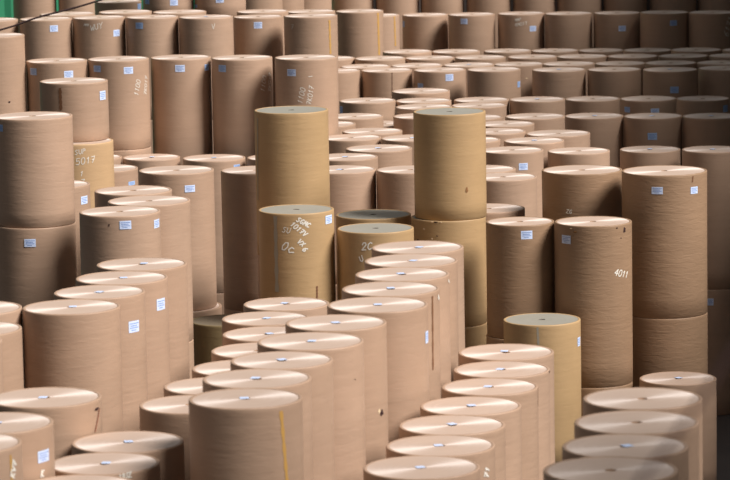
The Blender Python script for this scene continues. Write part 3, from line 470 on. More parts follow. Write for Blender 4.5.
('c3g', 7.611, 86.017, 5.75, 2.875, 1.271, 'k', 'brown paper roll, seventh from left in the third flat-top row, upper right field', 'rolls of the third flat-top row'),
('c3g_u', 7.611, 86.017, 2.875, 0.0, 1.271, 'k', 'bottom roll beneath the seventh from left in the third flat-top row, upper right field', 'rolls of the third flat-top row'),
('T5', -3.551, 88.242, 9.208, 6.906, 1.303, 'k', 'brown paper roll with its top cut off, fifth from left along the photo top', 'rolls of the rearmost row'),
('T5_v', -3.551, 88.242, 6.906, 4.604, 1.303, 'k', 'second roll beneath the fifth from left along the photo top', 'rolls of the rearmost row'),
('T5_u', -3.551, 88.242, 4.604, 2.302, 1.303, 'k', 'third roll beneath the fifth from left along the photo top', 'rolls of the rearmost row'),
('T5_u', -3.551, 88.242, 2.302, 0.0, 1.303, 'k', 'bottom roll beneath the fifth from left along the photo top', 'rolls of the rearmost row'),
('c4a', -0.675, 84.928, 5.8, 2.9, 1.252, 'k', 'brown paper roll, first from left in the upper right row with exposed sides', 'field row with exposed sides'),
('c4a_u', -0.675, 84.928, 2.9, 0.0, 1.252, 'k', 'bottom roll beneath the first from left in the upper right row with exposed sides', 'field row with exposed sides'),
('c3f', 6.415, 86.653, 5.7, 2.85, 1.274, 'k', 'brown paper roll, sixth from left in the third flat-top row, upper right field', 'rolls of the third flat-top row'),
('c3f_u', 6.415, 86.653, 2.85, 0.0, 1.274, 'k', 'bottom roll beneath the sixth from left in the third flat-top row, upper right field', 'rolls of the third flat-top row'),
('c2d', 3.0, 88.413, 5.75, 2.875, 1.3, 'k', 'brown paper roll, fourth from left in the second flat-top row, upper right field', 'rolls of the second flat-top row'),
('c2d_u', 3.0, 88.413, 2.875, 0.0, 1.3, 'k', 'bottom roll beneath the fourth from left in the second flat-top row, upper right field', 'rolls of the second flat-top row'),
('c4b', 0.597, 85.068, 5.782, 2.891, 1.249, 'k', 'brown paper roll, second from left in the upper right row with exposed sides', 'field row with exposed sides'),
('c4b_u', 0.597, 85.068, 2.891, 0.0, 1.249, 'k', 'bottom roll beneath the second from left in the upper right row with exposed sides', 'field row with exposed sides'),
('T4', -4.852, 88.245, 9.231, 6.923, 1.291, 'k', 'brown paper roll with its top cut off, fourth from left along the photo top', 'rolls of the rearmost row'),
('T4_u', -4.852, 88.245, 6.923, 4.615, 1.291, 'k', 'second roll beneath the fourth from left along the photo top', 'rolls of the rearmost row'),
('T4_u', -4.852, 88.245, 4.615, 2.308, 1.291, 'k', 'third roll beneath the fourth from left along the photo top', 'rolls of the rearmost row'),
('T4_u', -4.852, 88.245, 2.308, 0.0, 1.291, 'k', 'bottom roll beneath the fourth from left along the photo top', 'rolls of the rearmost row'),
('c2g', 6.832, 88.007, 5.75, 2.875, 1.283, 'k', 'brown paper roll, seventh from left in the second flat-top row, upper right field', 'rolls of the second flat-top row'),
('c2g_u', 6.832, 88.007, 2.875, 0.0, 1.283, 'k', 'bottom roll beneath the seventh from left in the second flat-top row, upper right field', 'rolls of the second flat-top row'),
('c2b', 0.461, 88.622, 5.75, 2.875, 1.29, 'k', 'brown paper roll, second from left in the second flat-top row, upper right field', 'rolls of the second flat-top row'),
('c2b_u', 0.461, 88.622, 2.875, 0.0, 1.29, 'k', 'bottom roll beneath the second from left in the second flat-top row, upper right field', 'rolls of the second flat-top row'),
('c2f', 5.564, 88.197, 5.75, 2.875, 1.273, 'k', 'brown paper roll, sixth from left in the second flat-top row, upper right field', 'rolls of the second flat-top row'),
('c2f_u', 5.564, 88.197, 2.875, 0.0, 1.273, 'k', 'bottom roll beneath the sixth from left in the second flat-top row, upper right field', 'rolls of the second flat-top row'),
('c3a', 0.082, 86.208, 5.777, 2.889, 1.244, 'k', 'brown paper roll, first from left in the third flat-top row, upper right field', 'rolls of the third flat-top row'),
('c3a_u', 0.082, 86.208, 2.889, 0.0, 1.244, 'k', 'bottom roll beneath the first from left in the third flat-top row, upper right field', 'rolls of the third flat-top row'),
('c3d', 3.907, 86.939, 5.7, 2.85, 1.253, 'k', 'brown paper roll, fourth from left in the third flat-top row, upper right field', 'rolls of the third flat-top row'),
('c3d_u', 3.907, 86.939, 2.85, 0.0, 1.253, 'k', 'bottom roll beneath the fourth from left in the third flat-top row, upper right field', 'rolls of the third flat-top row'),
('c1g', 8.627, 90.021, 5.7, 2.85, 1.297, 'k', 'brown paper roll, seventh from left in the rear flat-top row, upper right field', 'rolls of the rear flat-top row'),
('c1g_u', 8.627, 90.021, 2.85, 0.0, 1.297, 'k', 'bottom roll beneath the seventh from left in the rear flat-top row, upper right field', 'rolls of the rear flat-top row'),
('c3h', 8.855, 85.834, 5.75, 2.875, 1.236, 'k', 'brown paper roll, eighth from left in the third flat-top row, upper right field', 'rolls of the third flat-top row'),
('c3h_u', 8.855, 85.834, 2.875, 0.0, 1.236, 'k', 'bottom roll beneath the eighth from left in the third flat-top row, upper right field', 'rolls of the third flat-top row'),
('c2h', 8.141, 88.392, 5.7, 2.85, 1.268, 'k', 'brown paper roll, eighth from left in the second flat-top row, upper right field', 'rolls of the second flat-top row'),
('c2h_u', 8.141, 88.392, 2.85, 0.0, 1.268, 'k', 'bottom roll beneath the eighth from left in the second flat-top row, upper right field', 'rolls of the second flat-top row'),
('c2c', 1.73, 88.895, 5.716, 2.858, 1.273, 'k', 'brown paper roll, third from left in the second flat-top row, upper right field', 'rolls of the second flat-top row'),
('c2c_u', 1.73, 88.895, 2.858, 0.0, 1.273, 'k', 'bottom roll beneath the third from left in the second flat-top row, upper right field', 'rolls of the second flat-top row'),
('c2e', 4.346, 88.874, 5.7, 2.85, 1.268, 'k', 'brown paper roll, fifth from left in the second flat-top row, upper right field', 'rolls of the second flat-top row'),
('c2e_u', 4.346, 88.874, 2.85, 0.0, 1.268, 'k', 'bottom roll beneath the fifth from left in the second flat-top row, upper right field', 'rolls of the second flat-top row'),
('B5', -2.492, 84.517, 7.185, 4.79, 1.204, 'k', 'tall brown paper roll, sixth from left in the upper left back row', 'rolls of the back left row'),
('B5_u', -2.492, 84.517, 4.79, 2.395, 1.204, 'k', 'second roll beneath the sixth from left in the upper left back row', 'rolls of the back left row'),
('B5_u', -2.492, 84.517, 2.395, 0.0, 1.204, 'k', 'bottom roll beneath the sixth from left in the upper left back row', 'rolls of the back left row'),
('A5', -1.266, 87.648, 7.05, 4.7, 1.248, 'k', 'brown paper roll, fifth flat top from left just behind the upper left rows', 'roll tops behind the back left row'),
('A5_u', -1.266, 87.648, 4.7, 2.35, 1.248, 'k', 'second roll beneath the fifth flat top from left just behind the upper left rows', 'roll tops behind the back left row'),
('A5_u', -1.266, 87.648, 2.35, 0.0, 1.248, 'k', 'bottom roll beneath the fifth flat top from left just behind the upper left rows', 'roll tops behind the back left row'),
('c1a', 1.174, 90.043, 5.784, 2.892, 1.27, 'k', 'brown paper roll, first from left in the rear flat-top row, upper right field', 'rolls of the rear flat-top row'),
('c1a_u', 1.174, 90.043, 2.892, 0.0, 1.27, 'k', 'bottom roll beneath the first from left in the rear flat-top row, upper right field', 'rolls of the rear flat-top row'),
('c2i', 9.386, 88.206, 5.7, 2.85, 1.242, 'k', 'brown paper roll, ninth from left in the second flat-top row, upper right field', 'rolls of the second flat-top row'),
('c2i_u', 9.386, 88.206, 2.85, 0.0, 1.242, 'k', 'bottom roll beneath the ninth from left in the second flat-top row, upper right field', 'rolls of the second flat-top row'),
('c2a', -0.799, 88.866, 5.75, 2.875, 1.252, 'k', 'brown paper roll, first from left in the second flat-top row, upper right field', 'rolls of the second flat-top row'),
('c2a_u', -0.799, 88.866, 2.875, 0.0, 1.252, 'k', 'bottom roll beneath the first from left in the second flat-top row, upper right field', 'rolls of the second flat-top row'),
('c1f', 7.474, 91.293, 5.6, 2.8, 1.276, 'k', 'brown paper roll, sixth from left in the rear flat-top row, upper right field', 'rolls of the rear flat-top row'),
('c1f_u', 7.474, 91.293, 2.8, 0.0, 1.276, 'k', 'bottom roll beneath the sixth from left in the rear flat-top row, upper right field', 'rolls of the rear flat-top row'),
('c1b', 2.431, 90.242, 5.75, 2.875, 1.256, 'k', 'brown paper roll, second from left in the rear flat-top row, upper right field', 'rolls of the rear flat-top row'),
('c1b_u', 2.431, 90.242, 2.875, 0.0, 1.256, 'k', 'bottom roll beneath the second from left in the rear flat-top row, upper right field', 'rolls of the rear flat-top row'),
('c1h', 9.889, 89.771, 5.7, 2.85, 1.248, 'k', 'brown paper roll, eighth from left in the rear flat-top row, upper right field', 'rolls of the rear flat-top row'),
('c1h_u', 9.889, 89.771, 2.85, 0.0, 1.248, 'k', 'bottom roll beneath the eighth from left in the rear flat-top row, upper right field', 'rolls of the rear flat-top row'),
('B14', 8.171, 94.225, 6.35, 4.233, 1.302, 'k', 'brown paper roll, sixth from left in the dark upper right row', 'rolls of the back right row'),
('B14_u', 8.171, 94.225, 4.233, 2.117, 1.302, 'k', 'second roll beneath the sixth from left in the dark upper right row', 'rolls of the back right row'),
('B14_u', 8.171, 94.225, 2.117, 0.0, 1.302, 'k', 'bottom roll beneath the sixth from left in the dark upper right row', 'rolls of the back right row'),
('c1c', 3.834, 91.805, 5.6, 2.8, 1.257, 'k', 'brown paper roll, third from left in the rear flat-top row, upper right field', 'rolls of the rear flat-top row'),
('c1c_u', 3.834, 91.805, 2.8, 0.0, 1.257, 'k', 'bottom roll beneath the third from left in the rear flat-top row, upper right field', 'rolls of the rear flat-top row'),
('B15', 9.443, 93.938, 6.35, 4.233, 1.284, 'k', 'brown paper roll, seventh from left in the dark upper right row', 'rolls of the back right row'),
('B15_u', 9.443, 93.938, 4.233, 2.117, 1.284, 'k', 'second roll beneath the seventh from left in the dark upper right row', 'rolls of the back right row'),
('B15_u', 9.443, 93.938, 2.117, 0.0, 1.284, 'k', 'bottom roll beneath the seventh from left in the dark upper right row', 'rolls of the back right row'),
('A6', -0.04, 92.651, 6.65, 4.433, 1.266, 'k', 'brown paper roll, roll with a yellow tape strip, joining the back rows', ''),
('A6_u', -0.04, 92.651, 4.433, 2.217, 1.266, 'k', 'second roll beneath the roll with a yellow tape strip, joining the back rows', ''),
('A6_u', -0.04, 92.651, 2.217, 0.0, 1.266, 'k', 'bottom roll beneath the roll with a yellow tape strip, joining the back rows', ''),
('c1d', 5.099, 92.209, 5.55, 2.775, 1.249, 'k', 'brown paper roll, fourth from left in the rear flat-top row, upper right field', 'rolls of the rear flat-top row'),
('c1d_u', 5.099, 92.209, 2.775, 0.0, 1.249, 'k', 'bottom roll beneath the fourth from left in the rear flat-top row, upper right field', 'rolls of the rear flat-top row'),
('B12', 5.635, 95.09, 6.3, 4.2, 1.286, 'k', 'brown paper roll, fourth from left in the dark upper right row', 'rolls of the back right row'),
('B12_u', 5.635, 95.09, 4.2, 2.1, 1.286, 'k', 'second roll beneath the fourth from left in the dark upper right row', 'rolls of the back right row'),
('B12_u', 5.635, 95.09, 2.1, 0, 1.286, 'k', 'bottom roll beneath the fourth from left in the dark upper right row', 'rolls of the back right row'),
('B13', 6.952, 94.969, 6.3, 4.2, 1.271, 'k', 'brown paper roll, fifth from left in the dark upper right row', 'rolls of the back right row'),
('B13_u', 6.952, 94.969, 4.2, 2.1, 1.271, 'k', 'second roll beneath the fifth from left in the dark upper right row', 'rolls of the back right row'),
('B13_u', 6.952, 94.969, 2.1, 0.0, 1.271, 'k', 'bottom roll beneath the fifth from left in the dark upper right row', 'rolls of the back right row'),
('B10', 3.011, 95.328, 6.3, 4.2, 1.276, 'k', 'brown paper roll, second from left in the dark upper right row', 'rolls of the back right row'),
('B10_u', 3.011, 95.328, 4.2, 2.1, 1.276, 'k', 'second roll beneath the second from left in the dark upper right row', 'rolls of the back right row'),
('B10_u', 3.011, 95.328, 2.1, 0, 1.276, 'k', 'bottom roll beneath the second from left in the dark upper right row', 'rolls of the back right row'),
('B11', 4.363, 95.375, 6.3, 4.2, 1.277, 'k', 'brown paper roll, third from left in the dark upper right row', 'rolls of the back right row'),
('B11_u', 4.363, 95.375, 4.2, 2.1, 1.277, 'k', 'second roll beneath the third from left in the dark upper right row', 'rolls of the back right row'),
('B11_u', 4.363, 95.375, 2.1, 0.0, 1.277, 'k', 'bottom roll beneath the third from left in the dark upper right row', 'rolls of the back right row'),
('T3', -6.243, 89.976, 7.214, 4.81, 1.203, 'k', 'brown paper roll with its top cut off, third from left along the photo top', 'rolls of the rearmost row'),
('T3_u', -6.243, 89.976, 4.81, 2.405, 1.203, 'k', 'second roll beneath the third from left along the photo top', 'rolls of the rearmost row'),
('T3_u', -6.243, 89.976, 2.405, 0.0, 1.203, 'k', 'bottom roll beneath the third from left along the photo top', 'rolls of the rearmost row'),
('T16', 8.756, 98.067, 7.275, 4.85, 1.31, 'k', 'brown paper roll with its top cut off, sixteenth from left along the photo top', 'rolls of the rearmost row'),
('T16_u', 8.756, 98.067, 4.85, 2.425, 1.31, 'k', 'second roll beneath the sixteenth from left along the photo top', 'rolls of the rearmost row'),
('T16_u', 8.756, 98.067, 2.425, 0.0, 1.31, 'k', 'bottom roll beneath the sixteenth from left along the photo top', 'rolls of the rearmost row'),
('T6', -2.726, 94.092, 7.734, 5.156, 1.25, 'k', 'brown paper roll with its top cut off, sixth from left along the photo top', 'rolls of the rearmost row'),
('T6_u', -2.726, 94.092, 5.156, 2.578, 1.25, 'k', 'second roll beneath the sixth from left along the photo top', 'rolls of the rearmost row'),
('T6_u', -2.726, 94.092, 2.578, 0.0, 1.25, 'k', 'bottom roll beneath the sixth from left along the photo top', 'rolls of the rearmost row'),
('B8', 0.417, 94.92, 6.35, 4.233, 1.252, 'k', 'brown paper roll, taped roll just right of the yellow-striped one', ''),
('B8_u', 0.417, 94.92, 4.233, 2.117, 1.252, 'k', 'second roll beneath the taped roll just right of the yellow-striped one', ''),
('B8_u', 0.417, 94.92, 2.117, 0.0, 1.252, 'k', 'bottom roll beneath the taped roll just right of the yellow-striped one', ''),
('B9', 1.759, 96.072, 6.25, 4.167, 1.264, 'k', 'brown paper roll, first from left in the dark upper right row', 'rolls of the back right row'),
('B9_u', 1.759, 96.072, 4.167, 2.083, 1.264, 'k', 'second roll beneath the first from left in the dark upper right row', 'rolls of the back right row'),
('B9_u', 1.759, 96.072, 2.083, 0.0, 1.264, 'k', 'bottom roll beneath the first from left in the dark upper right row', 'rolls of the back right row'),
('c1e', 6.346, 92.587, 5.5, 2.75, 1.215, 'k', 'brown paper roll, fifth from left in the rear flat-top row, upper right field', 'rolls of the rear flat-top row'),
('c1e_u', 6.346, 92.587, 2.75, 0.0, 1.215, 'k', 'bottom roll beneath the fifth from left in the rear flat-top row, upper right field', 'rolls of the rear flat-top row'),
('T7', -2.173, 95.592, 7.627, 5.084, 1.25, 'k', 'brown paper roll with its top cut off, seventh from left along the photo top', 'rolls of the rearmost row'),
('T7_u', -2.173, 95.592, 5.084, 2.542, 1.25, 'k', 'second roll beneath the seventh from left along the photo top', 'rolls of the rearmost row'),
('T7_u', -2.173, 95.592, 2.542, 0.0, 1.25, 'k', 'bottom roll beneath the seventh from left along the photo top', 'rolls of the rearmost row'),
('T14', 6.117, 98.074, 7.321, 4.88, 1.268, 'k', 'brown paper roll with its top cut off, fourteenth from left along the photo top', 'rolls of the rearmost row'),
('T14_u', 6.117, 98.074, 4.88, 2.44, 1.268, 'k', 'second roll beneath the fourteenth from left along the photo top', 'rolls of the rearmost row'),
('T14_u', 6.117, 98.074, 2.44, 0.0, 1.268, 'k', 'bottom roll beneath the fourteenth from left along the photo top', 'rolls of the rearmost row'),
('T8', -1.435, 97.091, 7.516, 5.011, 1.25, 'k', 'brown paper roll with its top cut off, eighth from left along the photo top', 'rolls of the rearmost row'),
('T8_u', -1.435, 97.091, 5.011, 2.505, 1.25, 'k', 'second roll beneath the eighth from left along the photo top', 'rolls of the rearmost row'),
('T8_u', -1.435, 97.091, 2.505, 0.0, 1.25, 'k', 'bottom roll beneath the eighth from left along the photo top', 'rolls of the rearmost row'),
('T17', 10.071, 98.064, 7.252, 4.835, 1.254, 'k', 'brown paper roll with its top cut off, seventeenth from left along the photo top', 'rolls of the rearmost row'),
('T17_u', 10.071, 98.064, 4.835, 2.417, 1.254, 'k', 'second roll beneath the seventeenth from left along the photo top', 'rolls of the rearmost row'),
('T17_u', 10.071, 98.064, 2.417, 0.0, 1.254, 'k', 'bottom roll beneath the seventeenth from left along the photo top', 'rolls of the rearmost row'),
('T12', 3.583, 98.08, 7.364, 4.91, 1.24, 'k', 'brown paper roll with its top cut off, twelfth from left along the photo top', 'rolls of the rearmost row'),
('T12_u', 3.583, 98.08, 4.91, 2.455, 1.24, 'k', 'second roll beneath the twelfth from left along the photo top', 'rolls of the rearmost row'),
('T12_u', 3.583, 98.08, 2.455, 0.0, 1.24, 'k', 'bottom roll beneath the twelfth from left along the photo top', 'rolls of the rearmost row'),
('T15', 7.405, 98.07, 7.298, 4.866, 1.212, 'k', 'brown paper roll with its top cut off, fifteenth from left along the photo top', 'rolls of the rearmost row'),
('T15_u', 7.405, 98.07, 4.866, 2.433, 1.212, 'k', 'second roll beneath the fifteenth from left along the photo top', 'rolls of the rearmost row'),
('T15_u', 7.405, 98.07, 2.433, 0.0, 1.212, 'k', 'bottom roll beneath the fifteenth from left along the photo top', 'rolls of the rearmost row'),
('T11', 2.282, 98.083, 7.387, 4.925, 1.212, 'k', 'brown paper roll with its top cut off, eleventh from left along the photo top', 'rolls of the rearmost row'),
('T11_u', 2.282, 98.083, 4.925, 2.462, 1.212, 'k', 'second roll beneath the eleventh from left along the photo top', 'rolls of the rearmost row'),
('T11_u', 2.282, 98.083, 2.462, 0.0, 1.212, 'k', 'bottom roll beneath the eleventh from left along the photo top', 'rolls of the rearmost row'),
('T10', 1.022, 98.086, 7.409, 4.939, 1.212, 'k', 'brown paper roll with its top cut off, tenth from left along the photo top', 'rolls of the rearmost row'),
('T10_u', 1.022, 98.086, 4.939, 2.47, 1.212, 'k', 'second roll beneath the tenth from left along the photo top', 'rolls of the rearmost row'),
('T10_u', 1.022, 98.086, 2.47, 0.0, 1.212, 'k', 'bottom roll beneath the tenth from left along the photo top', 'rolls of the rearmost row'),
('T1', -9.327, 100.114, 7.457, 4.972, 1.237, 'k', 'brown paper roll with its top cut off, first from left along the photo top', 'rolls of the rearmost row'),
('T1_u', -9.327, 100.114, 4.972, 2.486, 1.237, 'k', 'second roll beneath the first from left along the photo top', 'rolls of the rearmost row'),
('T1_u', -9.327, 100.114, 2.486, 0.0, 1.237, 'k', 'bottom roll beneath the first from left along the photo top', 'rolls of the rearmost row'),
('T13', 4.864, 98.077, 7.342, 4.895, 1.198, 'k', 'brown paper roll with its top cut off, thirteenth from left along the photo top', 'rolls of the rearmost row'),
('T13_u', 4.864, 98.077, 4.895, 2.447, 1.198, 'k', 'second roll beneath the thirteenth from left along the photo top', 'rolls of the rearmost row'),
('T13_u', 4.864, 98.077, 2.447, 0.0, 1.198, 'k', 'bottom roll beneath the thirteenth from left along the photo top', 'rolls of the rearmost row'),
('T9', -0.238, 98.089, 7.43, 4.954, 1.184, 'k', 'brown paper roll with its top cut off, ninth from left along the photo top', 'rolls of the rearmost row'),
('T9_u', -0.238, 98.089, 4.954, 2.477, 1.184, 'k', 'second roll beneath the ninth from left along the photo top', 'rolls of the rearmost row'),
('T9_u', -0.238, 98.089, 2.477, 0.0, 1.184, 'k', 'bottom roll beneath the ninth from left along the photo top', 'rolls of the rearmost row'),
('T2', -8.113, 100.111, 7.436, 4.958, 1.066, 'k', 'brown paper roll with its top cut off, second from left along the photo top', 'rolls of the rearmost row'),
('T2_u', -8.113, 100.111, 4.958, 2.479, 1.066, 'k', 'second roll beneath the second from left along the photo top', 'rolls of the rearmost row'),
('T2_u', -8.113, 100.111, 2.479, 0.0, 1.066, 'k', 'bottom roll beneath the second from left along the photo top', 'rolls of the rearmost row'),
]
STICKERS = {
'T3': [(1.208, 0.135, 0.2, 0.154, 2)],
'T4': [(0.271, 1.906, 0.2, 0.15, 1), (-0.929, 1.887, 0.2, 0.126, 2)],
'T5': [(0.033, 1.846, 0.2, 0.125, 1), (-1.177, 2.009, 0.197, 0.075, 2)],
'B1': [(0.396, 0.197, 0.2, 0.152, 1)],
'B2': [(0.791, 0.355, 0.2, 0.155, 1)],
'B3': [(-0.452, 0.17, 0.199, 0.15, 2)],
'B5': [(0.022, 0.167, 0.2, 0.156, 1)],
'B9': [(-1.251, 0.235, 0.157, 0.165, 2)],
'B10': [(-0.36, 0.15, 0.2, 0.149, 1)],
'B11': [(0.481, 0.385, 0.199, 0.149, 1)],
'B13': [(0.144, 0.385, 0.2, 0.149, 1)],
'B14': [(0.3, 0.25, 0.2, 0.147, 2)],
'C1': [(-0.786, 0.184, 0.2, 0.143, 2), (0.482, 0.241, 0.2, 0.143, 1)],
'C2': [(-0.698, 0.161, 0.2, 0.133, 2), (0.398, 0.196, 0.2, 0.143, 1)],
'C3': [(0.018, 0.181, 0.2, 0.144, 1), (1.083, 0.197, 0.177, 0.135, 2)],
'C4': [(-0.67, 0.179, 0.197, 0.144, 2)],
'C5': [(-0.475, 0.263, 0.2, 0.142, 1)],
'D1': [(1.075, 0.248, 0.189, 0.162, 1)],
'E1': [(-0.815, 0.147, 0.094, 0.113, 2)],
'F1': [(1.068, 0.249, 0.2, 0.138, 1)],
'c4c': [(-0.869, 0.349, 0.2, 0.121, 2), (0.359, 0.142, 0.2, 0.164, 1)],
'c4d': [(1.138, 0.352, 0.171, 0.143, 2)],
'c4g': [(0.071, 0.426, 0.199, 0.152, 2)],
'c5a': [(-1.22, 0.184, 0.191, 0.178, 2)],
'c5f': [(-0.932, 0.208, 0.189, 0.124, 2), (0.155, 0.224, 0.194, 0.113, 1)],
'c5g': [(0.916, 0.211, 0.2, 0.162, 2)],
'c6c': [(-0.107, 0.378, 0.2, 0.15, 2)],
'P7': [(0.322, 0.267, 0.186, 0.137, 1)],
'K2': [(-0.253, 0.249, 0.187, 0.12, 1), (0.677, 0.271, 0.159, 0.116, 1)],
'G2': [(0.849, 0.129, 0.184, 0.061, 2)],
'Ga': [(1.009, 0.25, 0.2, 0.073, 2)],
'G3': [(0.408, 0.253, 0.183, 0.118, 1)],
'G7': [(0.201, 0.134, 0.178, 0.129, 1), (1.195, 0.172, 0.187, 0.13, 1)],
'H2': [(1.039, 0.138, 0.2, 0.14, 1)],
'J1': [(0.148, 0.154, 0.189, 0.138, 1)],
'J2': [(-0.835, 0.236, 0.2, 0.138, 1)],
'Y1': [(1.19, 0.337, 0.129, 0.144, 1)],
'Q2': [(1.057, 0.329, 0.2, 0.156, 1)],
'Q3': [(0.897, 0.414, 0.2, 0.152, 1)],
'S2': [(1.036, 0.313, 0.2, 0.129, 1)],
'W5': [(1.292, 0.395, 0.125, 0.15, 1)],
'E2': [(-0.035, 0.234, 0.186, 0.13, 1)],
'L1b': [(-0.187, 0.251, 0.124, 0.142, 1)],
}
CHALK = [
('C2', 0.719, 0.736, 0.103, 76, '1100', 0.012),
('C2', 1.137, 0.74, 0.096, 80, '7K017', 0.012),
('C4', 0.805, 0.685, 0.103, 76, '1100', 0.012),
('C4', 1.162, 0.706, 0.097, 82, '7K017', 0.012),
('C5', -0.14, 0.899, 0.102, 76, '1100', 0.012),
('C5', 0.144, 0.923, 0.095, 80, '7K017', 0.012),
('C5', 0.081, 0.401, 0.111, 5, '-', 0.012),
('B2', -0.233, 0.283, 0.13, 15, 'WUY', 0.012),
('B2', -0.518, 0.166, 0.056, 0, 'MMV', 0.012),
('B4', 0.264, 0.251, 0.111, 10, 'V', 0.012),
('B6', -0.805, 0.283, 0.111, 0, '7', 0.012),
('D2', -0.037, 0.186, 0.083, 8, 'SUP', 0.012),
('D2', -0.017, 0.366, 0.111, 6, '5017', 0.012),
('D2', 0.088, 0.565, 0.084, 0, '1', 0.012),
('D2', 0.11, 0.709, 0.084, 0, '7', 0.012),
('H2', 0.007, 0.114, 0.076, -30, 'SGMC', 0.02),
('H2', -0.152, 0.179, 0.077, -40, '1017V', 0.02),
('H2', -0.374, 0.297, 0.089, -10, 'SU', 0.012),
('H2', -0.413, 0.579, 0.141, -20, 'Oc', 0.02),
('H2', 0.022, 0.461, 0.077, -45, 'VX', 0.02),
('H2', 0.148, 0.595, 0.077, -45, '6', 0.02),
('H4', -0.369, 0.28, 0.115, 5, '2C', 0.02),
('H4', -0.403, 0.479, 0.089, 30, 'U', 0.02),
('K1', -0.475, 0.656, 0.066, -5, 'ZG', 0.012),
('J2', 0.486, 0.811, 0.101, -15, '4011', 0.016),
('B11', -0.307, 0.18, 0.074, 8, 'MMP', 0.012),
('B11', -0.31, 0.316, 0.085, 8, '4M01T', 0.012),
('B15', 0.593, 0.634, 0.167, 70, '6171', 0.012),
('S2', 0.936, 0.532, 0.067, 0, 'K', 0.02),
('S3', 1.113, 0.323, 0.073, 70, 'KV7', 0.02),
('X2', 0.997, 0.325, 0.08, 75, '71', 0.02),
('S5', 0.35, 0.071, 0.059, 8, 'UUZ', 0.016),
('W4', 1.396, 0.161, 0.09, 70, '7', 0.02),
('W3', 1.396, 0.133, 0.082, 70, '1', 0.02),
]
STRIPS = [
('B6', 0.789, 0.084, 0.808, 0.895, 0.052, 't'),
('A6', 0.878, 0.038, 0.918, 1.151, 0.069, 't'),
('B8', 0.888, 0.018, 0.926, 0.819, 0.054, 't'),
('W10', 0.693, 0.058, 0.797, 0.842, 0.043, 't'),
('S3', 1.032, 0.071, 1.057, 0.443, 0.031, 't'),
('W4', 1.002, 0.054, 0.98, 1.011, 0.032, 'd'),
('H2', -0.566, 0.039, -0.56, 1.298, 0.065, 'g'),
('H2', 0.545, 1.209, 0.538, 1.424, 0.033, 'd'),
('D1', -0.333, 0.075, -0.322, 0.47, 0.054, 'd'),
('K2', 0.638, 0.032, 0.622, 0.131, 0.025, 'd'),
('X5', 1.437, 0.015, 1.396, 0.245, 0.025, 'd'),
('S1', 1.328, 0.111, 1.11, 0.365, 0.03, 'r'),
('Y1', -0.165, 0.025, -0.144, 0.315, 0.035, 'g'),
('H1', -1.12, 0.107, -1.215, 1.528, 0.038, 'g'),
('c4b', 0.206, 0.015, 0.191, 0.581, 0.029, 's'),
]
TEARS = [
('J2', 0.866, 0.099, 0.049, 'd', 1.8),
('J2', 0.59, 0.048, 0.036, 'd', 0.7),
('J2', 0.725, 0.22, 0.029, 'd', 0.8),
('J2', -0.547, 0.099, 0.065, 'b', 0.6),
('J2', -0.666, 0.047, 0.049, 'l', 0.5),
('I2', -0.475, 0.01, 0.05, 'l', 0.5),
('I2', -0.224, -0.007, 0.042, 'l', 0.5),
('I2', -0.733, 0.147, 0.037, 'l', 1),
('I2', -0.483, 0.305, 0.033, 'l', 1.5),
('I2', -0.339, 0.251, 0.03, 'd', 1.2),
('I2', -0.978, 0.347, 0.027, 'd', 2),
('I2', -0.36, -0.001, 0.075, 'd', 0.35),
('W6', 1.063, 1.068, 0.044, 'd', 1.9),
('W6', 0.97, 1.039, 0.032, 'l', 2.2),
('D0', 0.552, 1.332, 0.041, 'd', 1),
('S1', 1.208, 0.108, 0.04, 'd', 1),
('G7', -0.203, 0.13, 0.03, 'd', 1.5),
('I1', 0.444, 1.267, 0.05, 'b', 2.2),
('W7', 0.963, 0.408, 0.019, 'd', 1),
('X6', 1.379, 0.016, 0.028, 'd', 1.4),
('c3d', 0.259, 0.314, 0.069, 'l', 0.5),
]


